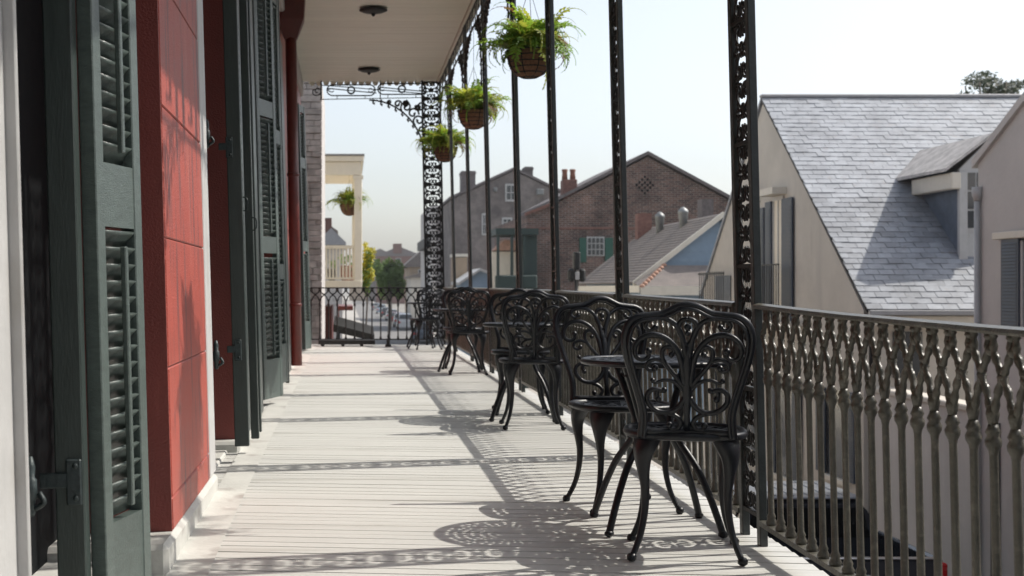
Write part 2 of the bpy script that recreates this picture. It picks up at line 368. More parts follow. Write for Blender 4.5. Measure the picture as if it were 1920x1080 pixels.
louv_cache = {}
def louvre_leaf(P, Q, zb, zt, rails, th=.042, rodgap=True):
    """shutter leaf from plan point P to Q (local), rails: list of (z0,z1) solid rails; louvres between"""
    P = Vector((*P, 0)); Q = Vector((*Q, 0)); wd = (Q-P).length; ang = math.atan2(Q.y-P.y, Q.x-P.x)
    sh = bpy.data.objects.new('shutter', None); C.objects.link(sh); sh.parent = fac; sh.location = P; sh.rotation_euler = (0, 0, ang); sh.empty_display_size = .1
    sw = min(.055, wd*.17)
    for x0 in (0, wd-sw):
        q = MB(); q.box(x0, x0+sw, 0, th, zb, zt, .003); q.build('stile', M['greenL'], sh)
    for (a, b) in rails:
        q = MB(); q.box(sw, wd-sw, .003, th-.003, a, b); q.build('rail', M['greenL'], sh)
    key = round(wd, 3)
    if key not in louv_cache:
        q = MB()
        L0, L1 = sw+.001, wd-sw-.001
        sec = [(-.024, .021), (-.012, .0235), (.006, .014), (.024, -.014), (.021, -.020), (.004, .002), (-.014, .014)]
        q.prism([(a*.8+th/2, b*1.22) for a, b in sec], 'x', L0, L1); q.sm = [False, False]+[True]*len(sec)
        louv_cache[key] = q.mesh('louvre', M['greenL'])
    for (r0, r1) in zip(rails, rails[1:]):
        z = r0[1]+.028
        while z < r1[0]-.02:
            inst('louvre', louv_cache[key], sh, (0, 0, z), (random.uniform(-.06, .06), random.uniform(-.004, .004), 0))
            z += .0435
        q = MB(); q.box(wd/2-.010, wd/2+.010, -.016, .0, r0[1]+.03, r1[0]-.05, .003); q.build('tilt_rod', M['greenL'], sh)
    return sh
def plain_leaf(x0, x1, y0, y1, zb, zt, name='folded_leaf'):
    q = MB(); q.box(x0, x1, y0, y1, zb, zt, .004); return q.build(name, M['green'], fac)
ZT = 3.5
# group 1, nearest door
plain_leaf(fx(93, 3.3), fx(148, 3.3), 3.3, 3.36, .1, ZT)
plain_leaf(fx(151, 3.4)+.004, fx(160, 3.4)+.002, 3.42, 3.46, .1, ZT)
A1 = (fx(186, 3.36), 3.36); B1 = (fx(272, 3.68), 3.66)
louvre_leaf(B1, A1, .1, ZT, [(.1, .375), (1.135, 1.30), (2.2, 2.32), (3.4, ZT)]) if False else None
ZB = .1
def leafwrap(A, B, rails):
    # louvre faces must look to +x: local +y of the leaf points away from the wall when going from B to A
    return louvre_leaf(A, B, rails[0][0], rails[-1][1], rails)
s1 = leafwrap(A1, B1, [(.1, .375), (1.135, 1.30), (2.2, 2.32), (3.4, ZT)])
def hinge(xw, yw, xl, yl, z, s=1.0):
    h = bpy.data.objects.new('shutter_hinge', None); C.objects.link(h); h.parent = fac; h.location = (0, 0, z); h.empty_display_size = .05
    q = MB(); q.lathe([(.006*s, -.068*s), (.011*s, -.06*s), (.011*s, -.03*s), (.016*s, -.026*s), (.016*s, .02*s), (.011*s, .025*s), (.013*s, .05*s), (.007*s, .075*s)], (xw, yw, 0), 10); q.build('pintle', M['hinge'], h)
    q = MB(); q.box(xw, xl, yl-.010, yl-.002, -.016*s, .022*s, .003); q.box(xl-.004, xl+.035*s, yl-.011, yl-.001, -.06*s, .055*s, .004); q.build('strap', M['hinge'], h)
    for dz in (-.042*s, .038*s):
        q = MB(); q.ball((xl+.02*s, yl-.011, dz), .008*s, 4, (1, .5, 1)); q.build('screw', M['hinge'], h)
    q = MB(); q.tube(smooth([(xw+.02*s, yw, -.012*s), (xw+.032*s, yw-.004, -.035*s), (xw+.01*s, yw, -.05*s)]), .007*s, 6); q.build('hook', M['hinge'], h)
hinge(fx(47, 3.2), 3.2, fx(118, 3.3), 3.3, PZ(893, 3.25), 1.0)
hinge(fx(402, 6.6), 6.6, fx(438, 7.2), 7.2, PZ(653, 7.0), 1.0)
hinge(fx(396, 6.6), 6.6, fx(432, 7.2), 7.2, PZ(262, 7.0), 1.0)
hinge(fx(470, 10.1), 10.1, fx(481, 10.2), 10.2, PZ(648, 10.2), .8)
# group 2
plain_leaf(fx(432, 7.2), fx(459, 7.2), 7.2, 7.26, .12, ZT)
plain_leaf(fx(463, 7.55), fx(478, 7.55), 7.55, 7.6, .12, ZT)
plain_leaf(fx(479, 7.9), fx(483, 7.9), 7.9, 7.95, .12, ZT)
q = MB()
for i, z in enumerate([.6+.04*j for j in range(46)]):
    q.box(fx(456, 7.3)-.012+random.uniform(0, .004), fx(461, 7.3), 7.3, 7.32, z, z+.018)
tag(q.build('louvre_edges', M['greenL'], fac), kind='stuff')
for (px, y_, z) in ((462, 7.19, PZ(375, 7.2)), (478, 7.54, PZ(412, 7.5))):
    q = MB(); q.tube(smooth([(fx(px-2, y_), y_, z+.03), (fx(px+6, y_), y_-.01, z+.02), (fx(px+6, y_), y_-.01, z-.03), (fx(px-1, y_), y_, z-.045)]), .0035, 5); q.build('shutter_hook', M['hinge'], fac)
# group 3
plain_leaf(fx(476, 10.2), fx(491, 10.2), 10.2, 10.26, .12, ZT)
leafwrap((fx(492, 10.28), 10.28), (fx(526, 10.66), 10.66), [(.115, .42), (1.25, 1.38), (2.32, 2.45), (3.4, ZT)])
leafwrap((fx(523, 11.2), 11.2), (fx(536, 11.5), 11.5), [(.17, .50), (1.05, 1.18), (2.2, 2.32), (3.4, ZT)])
plain_leaf(fx(531, 11.6), fx(538, 11.6), 11.56, 11.62, .15, ZT)
# group 4 far end
plain_leaf(fx(562, 18.9), fx(570, 18.9), 18.9, 18.95, .1, 3.6)
leafwrap((fx(570, 19.0), 19.0), (fx(581, 19.35), 19.35), [(.1, .5), (1.5, 1.65), (2.7, 2.85), (3.5, 3.6)])

# downspout
ds = thing('downspout', 'dark red round downspout running down the wall from a hopper under the ceiling', 'drainpipe', (-.58+LX, 14.8, .0), (0, -.018, 0))
q = MB(); q.lathe([(.062, .10), (.062, 3.75)], n=14); q.build('pipe', M['pipe'], ds)
for z in (.75, 2.2):
    q = MB(); q.lathe([(.064, z), (.07, z+.004), (.07, z+.035), (.064, z+.04)], n=14); q.build('pipe_band', M['pipe'], ds)
q = MB(); q.add([(a*w_, b*w_*.8, z) for (w_, z) in ((.07, 3.72), (.15, 3.93), (.17, 4.2)) for a, b in ((-1, -1), (1, -1), (1, 1), (-1, 1))], [(0, 1, 5, 4), (1, 2, 6, 5), (2, 3, 7, 6), (3, 0, 4, 7), (4, 5, 9, 8), (5, 6, 10, 9), (6, 7, 11, 10), (7, 4, 8, 11), (8, 9, 10, 11), (0, 3, 2, 1)]); q.build('hopper_head', M['pipe'], ds)

# ------------------------------------------------------------- cast iron railings
XR = 1.56; PL = -.024
def baluster_mesh(s, name='baluster', mt=None):
    q = MB()
    q.lathe([(.019, .10), (.020, .112), (.014, .125), (.0165, .132), (.0112, .145), (.0105, .35), (.010, .60), (.012, .612), (.0185, .625), (.0195, .637), (.014, .648), (.0185, .656), (.013, .668), (.011, .675)], n=9)
    q.lathe([(.011, .675), (.017, .70), (.012, .72)], n=8)
    for sg in (-1, 1):
        a = smooth([(0, .0, .68), (0, sg*.010, .705), (0, sg*.021, .735), (0, sg*.033, .762), (0, sg*s*.465, .787), (0, sg*s*.45, .80), (0, sg*.030, .822), (0, sg*.017, .846), (0, sg*.013, .87), (0, sg*.013, .895)], 3)
        n = len(a); rr = [.0112+.0022*math.sin(i*1.7) for i in range(n)]
        q.tube(a, rr, 6, flat=(Vector((1, 0, 0)), .85))
    q.ball((0, 0, .853), .015, 4); q.ball((0, 0, .885), .017, 4, (1, 1.1, .6))
    for sg in (-1, 1): q.ball((0, sg*s*.46, .79), .0125, 4)
    return q.mesh(name, mt or M['olive'])
rail = thing('gallery_railing', 'long cast iron railing with interlaced balusters along the open street side of the gallery', 'railing', (XR, 0, 0), (0, PL, 0))
POSTS = [(.5, .5), (2.48, .27), (4.98, .26), (7.32, .24), (9.68, .24), (11.75, .22), (14.2, .22), (16.45, .2), (18.9, .2)]
bmesh_ = baluster_mesh(.1065)
y = 3.93-.1065*22
posts_y = [p[0] for p in POSTS]
while y < 20.9:
    if not any(p-.03 < y < p+wd_+.03 for p, wd_ in POSTS):
        inst('baluster', bmesh_, rail, (0, y, zf(y)), (random.uniform(-.006, .006), 0, 0), (1, 1, random.uniform(.998, 1.002)))
    y += .1065
def along(prof, y0, y1, mt, name, step=.4):
    q = MB(); n = max(2, int((y1-y0)/step)); k = len(prof)
    for i in range(n+1):
        yy = y0+(y1-y0)*i/n
        q.v += [(a, yy, b+zf(yy)) for a, b in prof]
    for i in range(n):
        q.f += [(i*k+j, i*k+(j+1) % k, (i+1)*k+(j+1) % k, (i+1)*k+j) for j in range(k)]
    q.f += [tuple(range(k)), tuple(n*k+j for j in range(k))]
    q.sm = [False]*len(q.f)
    return q.build(name, mt, rail)
edges = [-2.0]+[e for p, wd_ in POSTS[1:] for e in (p-.003, p+wd_+.003)]+[20.98]
for a, b in zip(edges[0::2], edges[1::2]):
    along([(-.024, .893), (.024, .893), (.027, .899), (.022, .908), (.0, .913), (-.022, .908), (-.027, .899)], a, b, M['olive'], 'top_rail')
    along([(-.020, .082), (.020, .082), (.020, .101), (-.020, .101)], a, b, M['olive'], 'bottom_rail')

# lattice cell for posts: panel plane is (u=y, z), unit 1 x 1 scaled
def spiral(c, r0, r1, a0, a1, n=12):
    return [(0, c[0]+(r0+(r1-r0)*i/n)*math.cos(a0+(a1-a0)*i/n), c[1]+(r0+(r1-r0)*i/n)*math.sin(a0+(a1-a0)*i/n)) for i in range(n+1)]
def cell_mesh(w_, h_, mt, name='scroll_panel', rad=.008):
    q = MB(); fl_ = (Vector((1, 0, 0)), .7)
    def P(pts): return [(p[0], p[1]*w_, p[2]*h_) for p in pts]
    for su in (-1, 1):
        for sv in (-1, 1):
            q.tube(P(smooth([(0, su*.04, sv*.05), (0, su*.22, sv*.10), (0, su*.40, sv*.22), (0, su*.42, sv*.36), (0, su*.28, sv*.42), (0, su*.16, sv*.36), (0, su*.20, sv*.27)], 3)), [rad*.9]*18+[rad*1.5], 5, flat=fl_)
            q.tube(P(smooth([(0, su*.49, sv*.02), (0, su*.34, sv*.07), (0, su*.28, sv*.02)], 3)), rad, 5, flat=fl_)
            q.tube(P(smooth([(0, su*.49, sv*.49), (0, su*.30, sv*.46), (0, su*.08, sv*.44), (0, su*.02, sv*.30), (0, su*.10, sv*.22)], 3)), rad*.9, 5, flat=fl_)
            q.ball((0, su*.19*w_, sv*.29*h_), rad*1.7, 4, (.7, 1, 1)); q.ball((0, su*.44*w_, sv*.40*h_), rad*1.5, 4, (.7, 1, 1.4))
            q.ball((0, su*.36*w_, sv*.14*h_), rad*1.5, 4, (.6, 1.4, 1))
    for k in range(5):
        a = math.pi/2+k*2*math.pi/5
        q.ball((0, .10*w_*math.cos(a), .085*h_*math.sin(a)), rad*1.8, 4, (.7, 1, 1))
    q.ball((0, 0, 0), rad*1.6, 4)
    return q.mesh(name, mt)
def post(y0, wd_, label, hgt=4.22):
    zb = zf(y0)
    t = thing('iron_post', label, 'post', (XR, y0, zb), (0, PL, 0), 'filigree iron posts along the gallery')
    b = .04 if y0 < 6 else .045
    q = MB(); q.box(-.015, .015, 0, b, 0, hgt-zb, .003); me = q.mesh('post_bar', M['postgrey'])
    inst('post_bar', me, t); inst('post_bar', me, t, (0, wd_-b, 0))
    iw = wd_-2*b; ch = .235
    cm = cell_mesh(iw, ch, M['iron'], rad=.0078)
    n = int((hgt-zb-.12)/ch)
    for i in range(n): inst('scroll_panel', cm, t, (0, wd_/2, .12+ch*(i+.5)))
    q = MB(); q.box(-.012, .012, b, wd_-b, .015, .031); xm_ = q.mesh('cross_bar', M['iron'])
    for z in [.09+ch*2*j for j in range(9)]: inst('cross_bar', xm_, t, (0, 0, z))
    return t
post(2.48, .27, 'near lattice iron post at the camera end of the gallery railing')
post(4.98, .26, 'widest filigree iron post, beside the nearest black chair')
post(7.32, .24, 'second filigree iron post, behind the nearest table set')
post(9.68, .24, 'third filigree iron post, in front of the nearest hanging fern')
post(11.75, .22, 'filigree iron post right behind the nearest hanging fern basket')
post(14.2, .22, 'filigree iron post in front of the middle hanging fern')
post(16.45, .2, 'filigree iron post just behind the middle hanging fern')
post(18.9, .2, 'filigree iron post in front of the farthest gallery fern')
# corner column facing along the gallery
cc = thing('corner_column', 'wide openwork scroll column at the far corner of the gallery', 'post', (1.56-.31, 21.0, zf(21)), (0, PL*.8, 0))
q = MB(); q.box(0, .03, -.02, .02, 0, 4.17, .003); me = q.mesh('post_bar', M['iron'])
inst('post_bar', me, cc); inst('post_bar', me, cc, (.28, 0, 0))
cm = cell_mesh(.26, .27, M['iron'], rad=.0115)
for i in range(15): inst('scroll_panel', cm, cc, (.155, 0, .1+.27*(i+.5)), (0, 0, R(-90)))
q = MB(); q.box(.03, .28, -.008, .008, .09, .105); me = q.mesh('cross_bar', M['iron'])
for i in range(16): inst('cross_bar', me, cc, (0, 0, .27*i))
# end railing
er = thing('end_railing', 'dark iron railing with pointed lattice top closing the far end of the gallery', 'railing', (0, 21.0, zf(21)))
bm2 = baluster_mesh(.137, mt=M['iron'])
x = -.56
while x < 1.25:
    inst('baluster', bm2, er, (x, 0, 0), (0, 0, R(90))); x += .137
q = MB(); q.box(-.63, 1.25, -.025, .025, .893, .912, .004); q.build('top_rail', M['iron'], er)
q = MB(); q.box(-.63, 1.25, -.02, .02, .082, .101); q.build('bottom_rail', M['iron'], er)
t = thing('planter_tray', 'low dark iron planter tray on the boards by the end railing', 'planter', (0, 20.6, zf(20.6)))
q = MB(); q.box(PX(597, 20.6), PX(703, 20.6), -.12, .12, .03, .10, .006); q.build('tray', M['iron'], t)
for x in (PX(602, 20.6), PX(640, 20.6), PX(675, 20.6)):
    q = MB(); q.box(x, x+.05, -.1, .1, 0, .03); q.build('foot', M['iron'], t)
q = MB(); q.lathe([(.055, 0), (.05, .02), (.022, .06), (.03, .08), (.012, .14), (.02, .16), (.006, .19)], n=10); tag(q.build('door_weight', M['iron'], None, (PX(728, 20.4), 20.4, zf(20.4))), 'small dark bell shaped weight standing by the end railing', 'door weight')

# iron friezes under the ceiling edge
def frieze_meshes():
    L_ = 1.0
    q = MB()
    k = .115
    T = .003
    q.box(-T, T, 0, .08, .03, .25); q.box(-T, T, .08, .36, .222, .25); q.box(-T, T, .29, .36, .10, .222); q.box(-T, T, .19, .29, .10, .122); q.box(-T, T, .48, .55, .03, .25); q.box(-T, T, .36, .48, .03, .052)
    return q.mesh('key_unit', M['iron'])
keym = frieze_meshes()
def bracket_mesh(rx, rz, rad, plane):
    q = MB()
    def P(u, v): return (u, 0, v) if plane == 'x' else (0, u, v)
    n = 12
    arc = [P(-rx*(1-math.sin(t)), -rz*(1-math.cos(t))) for t in [math.pi/2*i/n for i in range(n+1)]]
    arc = [P(-rx+rx*math.sin(math.pi/2*i/n), -rz+rz*math.cos(math.pi/2*i/n)) for i in range(n+1)]
    arc2 = [P(-rx*.98+rx*.94*math.sin(math.pi/2*i/n), -rz*1.0+rz*.96*math.cos(math.pi/2*i/n)) for i in range(n+1)]
    q.tube(arc, rad*.8, 5)
    NB = 11
    for i in range(NB):
        t = math.pi/2*(i+.5)/NB
        u, v = -rx+rx*math.sin(t), -rz+rz*math.cos(t)
        nx, nz = math.sin(t), math.cos(t)
        gap = min(-u/nx, -v/nz)
        s = min(.095, gap*.46)
        c = (u+nx*s*1.02, v+nz*s*1.02)
        if i % 2 == 0: pts = spiral(c, s, s*.22, t+math.pi*1.0, t-math.pi*1.5, 14)
        else: pts = spiral(c, s, s*.2, -t+.6, -t+math.pi*2.4, 14)
        q.tube([P(p[1], p[2]) for p in pts], [rad*.9]*13+[rad*1.3, rad*1.7], 5)
        q.tube([P(u, v), P(u-nx*.03, v-nz*.045), P(u-nx*.02+.03*nz, v-nz*.05-.03*nx)], [rad, rad*.8, rad*1.4], 5)
        g2 = gap-2.05*s
        if g2 > .09:
            s2 = min(.085, g2*.45); c2 = (u+nx*(2.05*s+s2), v+nz*(2.05*s+s2))
            pts = spiral(c2, s2, s2*.25, t+math.pi*(1 if i % 2 else 0), t+math.pi*(1 if i % 2 else 0)+math.pi*2.2, 12)
            q.tube([P(p[1], p[2]) for p in pts], [rad*.85]*11+[rad*1.2, rad*1.5], 5)
    for (u, v) in ((-.12, -.12), (-.30, -.05)):
        for k in range(5): 
            a = k*math.pi*2/5; q.ball(P(u+.03*math.cos(a), v+.03*math.sin(a)), rad*1.6, 4)
    return q.mesh('bracket', M['iron'])
brm = bracket_mesh(.75, .8, .011, 'y')
XFZ = XR+PL*4.1
frp = [.5]+[p[0] for p in POSTS[1:]]+[20.98]
labels = ['greek key iron frieze bay at the camera end under the ceiling edge', 'greek key iron frieze bay before the nearest chair', 'greek key iron frieze bay above the nearest table set', 'greek key iron frieze bay above the second table set',
          'greek key iron frieze bay over the nearest visible fern', 'greek key iron frieze bay just past the nearest visible fern', 'greek key iron frieze bay over the middle fern', 'greek key iron frieze bay between middle and farthest ferns', 'greek key iron frieze bay at the far corner over the farthest fern']
for i in range(len(frp)-1):
    a = frp[i]+(.25 if i else 0); b = frp[i+1]; L_ = b-a
    t = thing('iron_frieze', labels[i], 'frieze', (XFZ, a, 3.95), group='greek key friezes along the gallery edge')
    q = MB(); q.box(-.006, .006, .004, L_-.004, .25, .275); q.build('upper_bar', M['iron'], t)
    q = MB(); q.box(-.006, .006, .004, L_-.004, .005, .03); q.build('lower_bar', M['iron'], t)
    n = max(1, int(L_/.555))
    for k in range(n): inst('key_unit', keym, t, (0, .01+k*(L_-.02)/n, 0))
    inst('bracket', brm, t, (0, L_, .0)); inst('bracket', brm, t, (0, 0, .0), None, (1, -1, 1))
# end frieze: two oval panels and a scroll bracket
ef = thing('end_frieze', 'iron frieze of two long ovals with a scroll bracket across the far end', 'frieze', (0, 21.0, 3.93))
q = MB(); q.tube([(-.42, 0, .0), (1.25, 0, .03)], .007, 5); q.tube([(-.40, 0, .29), (-.40, 0, -.01)], .014, 5); q.tube([(.53, 0, .30), (.53, 0, 0)], .008, 5); q.build('frame_bar', M['iron'], ef)
for (cx, z) in ((.07, .145), (.87, .165)):
    q = MB(); hw, hh = .38, .085
    oval = [(cx+hw*s_-(s_*hh)+hh*math.cos(a), 0, z+hh*math.sin(a)) for s_, rng in ((1, range(-4, 5)), (-1, range(4, 13))) for a in [math.pi/8*k for k in rng]]
    q.tube(oval+[oval[0]], .011, 6); q.build('oval', M['iron'], ef)
    q = MB(); q.tube([(cx+.055*math.cos(a), 0, z+.055*math.sin(a)) for a in [math.pi/6*k for k in range(13)]], .015, 6); q.build('ring', M['iron'], ef)
    q = MB()
    for s_ in (-1, 1):
        q.tube(smooth([(cx+s_*hw*.98, 0, z), (cx+s_*hw*.8, 0, z+.03), (cx+s_*hw*.72, 0, z+.01)]), .008, 5); q.tube(smooth([(cx+s_*hw*.98, 0, z), (cx+s_*hw*.8, 0, z-.03), (cx+s_*hw*.72, 0, z-.01)]), .008, 5)
        for zz in (-1, 1): q.tube([(cx+s_*.22, 0, z+zz*.09), (cx+s_*.22, 0, z+zz*.14)], .006, 5)
    q.tube([(cx-hw, 0, z+.03), (cx+hw+.02, 0, z-.045)], .009, 5)
    q.build('inner_scroll', M['iron'], ef)
inst('bracket', bracket_mesh(.88, .95, .018, 'x'), ef, (1.235, 0, -.01))
q = MB()
for s_ in (0, 1): q.tube([(p[1]-.49+s_*.03, 0, p[2]+.13) for p in spiral((0, 0), .09-.03*s_, .02, 0, (5 if s_ else -5))], .010, 5)
q.build('end_scroll', M['iron'], ef)

q = MB(); q.tube(smooth([(-.40, 20.9, 4.14), (.1, 20.9, 4.10), (.7, 20.9, 4.05), (1.25, 20.95, 4.01)], 4), .008, 5)
tag(q.build('power_cable', M['rubber']), 'thin dark cable strung across the far end under the ceiling', 'cable')
# ------------------------------------------------------------- hanging ferns
def frond_mesh(L_, droop, mt, seed):
    rnd = random.Random(seed); q = MB(); n = 17
    pts = []; an = 1.15; p = Vector((0, 0, 0))
    for i in range(n+1):
        pts.append(p.copy()); an -= droop/n*(.4+1.4*i/n); p = p+Vector((math.cos(an), 0, math.sin(an)))*L_/n
    q.tube(pts, [.0028-.002*i/n for i in range(n+1)], 3, cap=False)
    for i in range(1, n+1):
        t = i/n; ll = .066*math.sin(min(1, t*1.15+.12)*math.pi)**.6+.008; wd_ = L_/n*.62
        tan = (pts[i]-pts[i-1]).normalized()
        for sg in (-1, 1):
            d = Vector((0, sg, 0))*.92+tan*.35+Vector((0, 0, rnd.uniform(-.35, .1)))
            a = pts[i]; b = a+d.normalized()*ll*rnd.uniform(.8, 1.1)
            mid = (a+b)/2+Vector((0, 0, .005))
            q.add([a-tan*wd_*.5, mid-tan*wd_, b, mid+tan*wd_], [(0, 1, 2, 3)])
    return q.mesh('frond', mt)
def fern(loc, label, seed, nf=85, s=1.0, mix=.3, top=1.2):
    rnd = random.Random(seed)
    t = thing('hanging_fern', label, 'hanging plant', loc, group='ferns in hanging baskets')
    r = .178*s
    q = MB(); q.lathe([(.03*s, -.20*s), (.09*s, -.185*s), (.14*s, -.13*s), (.165*s, -.06*s), (r, 0), (r-.02, .002), (.1*s, -.03)], n=20); q.build('basket_liner', M['coir'], t)
    for z, rr in ((-.195, .06), (-.165, .116), (-.125, .147), (-.085, .162), (-.04, .175), (.0, .184)):
        q = MB(); q.tube([(rr*s*math.cos(a), rr*s*math.sin(a), z*s) for a in [math.pi/10*k for k in range(21)]], .0042, 5); q.build('basket_ring', M['iron'], t)
    q = MB()
    for k in range(8):
        a = k*math.pi/4+.3
        q.tube([(rr*s*math.cos(a), rr*s*math.sin(a), z*s) for z, rr in ((-.205, .0), (-.195, .06), (-.165, .118), (-.125, .149), (-.085, .164), (-.04, .177), (.0, .186))], .0042, 5)
    q.build('basket_ribs', M['iron'], t)
    q = MB()
    for k in range(3):
        a = k*2*math.pi/3+.5; q.tube([(r*math.cos(a), r*math.sin(a), 0), (0, 0, .52)], .0025, 4)
    q.tube([(0, 0, .52), (0, 0, top)], .003, 4); q.build('hanger', M['iron'], t)
    ms = FR[:8]; rx_ = (seed*.13) % .3
    for i in range(nf):
        a = rnd.uniform(0, 2*math.pi); u = rnd.random()
        k = rnd.randrange(len(ms)//2)+(len(ms)//2 if rnd.random() < mix else 0)
        inst('frond', FR[8+i % 2] if rnd.random() < .05 else ms[k], t, (rnd.uniform(.0, .12)*s*math.cos(a), rnd.uniform(0, .12)*s*math.sin(a), rnd.uniform(-.03, .01)),
             (rnd.uniform(-.35, .35), rnd.uniform(-.45, .45)-(.5+rx_ if u < .3 else 0)+(rx_ if u > .8 else 0), a), (rnd.uniform(.7, 1.2)*s,)*3)
    return t
FR = [frond_mesh(l, d, M[c], i) for c in ('fern', 'fern2') for i, (l, d) in enumerate(((.42, 2.6), (.48, 2.2), (.36, 1.7), (.45, 3.2)))]+[frond_mesh(.46, 3.6, M['fern3'], 31), frond_mesh(.5, 2.4, M['fern3'], 32)]
fern((1.495, 5.95, 2.72), 'fern in a hanging basket above the nearest chairs', 1, 150, 1.15)
fern((1.495, 10.9, PZ(97, 10.9)), 'largest hanging fern with long green fronds in a coir basket', 2, 150, 1.08, .35, ZCL-PZ(97, 10.9)-.1)
fern((1.50, 15.76, PZ(208, 15.76)), 'middle hanging fern in a coir basket, partly behind a thin post', 3, 140, 1.08, .5, ZCL-PZ(208, 15.76)-.1)
fern((1.49, 20.2, PZ(277, 20.2)), 'farthest hanging fern in front of the corner column', 4, 130, 1.08, .65, ZCL-PZ(277, 20.2)-.1)

# ------------------------------------------------------------- bistro chairs and tables
def perforated(radf, nr, ntm, z, th, hole=.62, edge=.93, dome=0):
    bm = bmesh.new(); rings = []
    rs = [.0+edge*i/nr for i in range(1, nr+1)]+[1.0]
    c = bm.verts.new((0, 0, z+dome))
    for r in rs:
        rings.append([bm.verts.new((radf(a)[0]*r, radf(a)[1]*r, z+dome*(1-r*r))) for a in [2*math.pi*k/ntm for k in range(ntm)]])
    for k in range(ntm): bm.faces.new((c, rings[0][k], rings[0][(k+1) % ntm]))
    cells = []
    for i in range(len(rings)-1):
        for k in range(ntm):
            f = bm.faces.new((rings[i][k], rings[i+1][k], rings[i+1][(k+1) % ntm], rings[i][(k+1) % ntm]))
            if i < nr-1 and (k+i*2) % 5 != 0: cells.append(f)
    kill = []
    for f in cells:
        ce_ = f.calc_center_median(); vs = list(f.verts)
        nv = [bm.verts.new(ce_+(v.co-ce_)*hole) for v in vs]
        for j in range(4): bm.faces.new((vs[j], vs[(j+1) % 4], nv[(j+1) % 4], nv[j]))
        kill.append(f)
    bmesh.ops.delete(bm, geom=kill, context='FACES_ONLY')
    bmesh.ops.recalc_face_normals(bm, faces=bm.faces)
    bmesh.ops.solidify(bm, geom=bm.faces[:], thickness=th)
    return bm
def make_chair(label):
    t = thing('bistro_chair', label, 'chair', group='black cast metal bistro chairs on the gallery')
    def sup(a):
        c, s = math.cos(a), math.sin(a); e = .72
        return (.205*abs(c)**e*(1 if c > 0 else -1), .20*abs(s)**e*(1 if s > 0 else -1))
    q = MB(); q.bm(perforated(sup, 5, 24, .452, .012, .60, .90, -.012)); q.build('seat', M['chair'], t)
    q = MB(); ring = [(sup(a)[0]*1.01, sup(a)[1]*1.01, .446) for a in [2*math.pi*k/28 for k in range(29)]]
    q.tube(ring, .0145, 8, cap=False); q.build('seat_rim', M['chair'], t)
    K = .000522
    def P(cx, cy, off=0):
        x = (cx-545)*K; z = .45+(950-cy)*K
        return (x, -.185-(z-.45)*.20+off-.9*x*x*.6, z)
    half = [(545, 68), (485, 78), (425, 108), (375, 128), (300, 138), (225, 148), (170, 185), (140, 255), (138, 340), (158, 440), (192, 560), (232, 700), (252, 800), (250, 890), (240, 965)]
    full = [P(2*545-a, b) for a, b in reversed(half[1:])]+[P(a, b) for a, b in half]
    q = MB(); q.tube(smooth(full, 3), .0135, 8, flat=(Vector((0, 1, 0)), .8)); q.tube([(p[0]*.93, p[1]-.010, .45+(p[2]-.45)*.972) for p in smooth(full, 3)], .007, 6, cap=False); q.build('back_frame', M['chair'], t)
    def tubes(name, pts, r0, r1, ends=0):
        for mir in (1, -1):
            s_ = smooth([P(545+(a-545)*mir, b) for a, b in pts], 4); n = len(s_)
            q = MB(); q.tube(s_, [r0+(r1-r0)*i/(n-1) for i in range(n)], 6, flat=(Vector((0, 1, 0)), .75))
            if ends: q.ball(s_[-1], ends, 5)
            q.build(name, M['chair'], t)
    tubes('large_scroll', [(528, 610), (505, 450), (470, 360), (410, 295), (330, 266), (250, 285), (203, 345), (208, 410), (250, 435), (290, 415), (292, 375)], .012, .008, .013)
    tubes('upper_scroll', [(535, 420), (515, 300), (480, 215), (430, 170), (370, 152), (300, 165), (270, 205), (300, 235), (335, 215)], .011, .007, .011)
    tubes('crown_loop', [(540, 340), (500, 270), (485, 215), (505, 172), (545, 158)], .009, .009)
    tubes('leaf_scroll', [(525, 620), (480, 560), (430, 500), (385, 430), (385, 365), (425, 345), (455, 370), (440, 400)], .010, .007, .011)
    tubes('small_scroll', [(400, 455), (345, 432), (290, 450), (280, 490), (315, 510), (335, 490)], .008, .007, .012)
    tubes('side_scroll', [(520, 640), (470, 590), (400, 570), (340, 590), (318, 575)], .009, .006, .010)
    tubes('lower_loop', [(530, 690), (490, 755), (425, 792), (345, 782), (288, 725), (285, 668), (325, 635), (385, 645), (395, 640)], .011, .008, .011)
    tubes('bud_scroll', [(355, 640), (345, 670), (355, 700)], .008, .010, .012)
    tubes('foot_scroll', [(420, 795), (480, 825), (505, 865), (480, 905), (440, 905), (430, 880)], .010, .008, .012)
    st = [P(545, b) for b in (330, 400, 470, 560, 650, 740, 820, 925)]
    q = MB(); q.tube(st, [.006, .014, .019, .015, .020, .014, .010, .015], 8, flat=(Vector((0, 1, 0)), .6)); q.ball(P(545, 215), .013, 5); q.ball(P(545, 255), .010, 5); q.build('back_stem', M['chair'], t)
    q = MB()
    a, b = P(255, 925), P(835, 925); q.tube(smooth([a, (0, a[1]+.014, a[2]), b], 4), .012, 6)
    a, b = P(245, 955), P(845, 955); q.tube(smooth([a, (0, a[1]+.014, a[2]), b], 4), .011, 6); q.build('back_rail', M['chair'], t)
    q = MB(); d1 = Vector((.7071, .7071, 0))
    prof = [(.185, .437, .036), (.205, .40, .034), (.213, .36, .027), (.209, .31, .021), (.201, .24, .0165), (.205, .17, .0145), (.222, .10, .013), (.245, .05, .0125), (.262, .022, .012)]
    pts = smooth([(r*.7071, r*.7071, z) for r, z, k in prof], 3)
    rs = []
    for i in range(len(pts)):
        u = i/3; j = min(int(u), len(prof)-2); rs.append(.90*(prof[j][2]+(prof[j+1][2]-prof[j][2])*(u-j)))
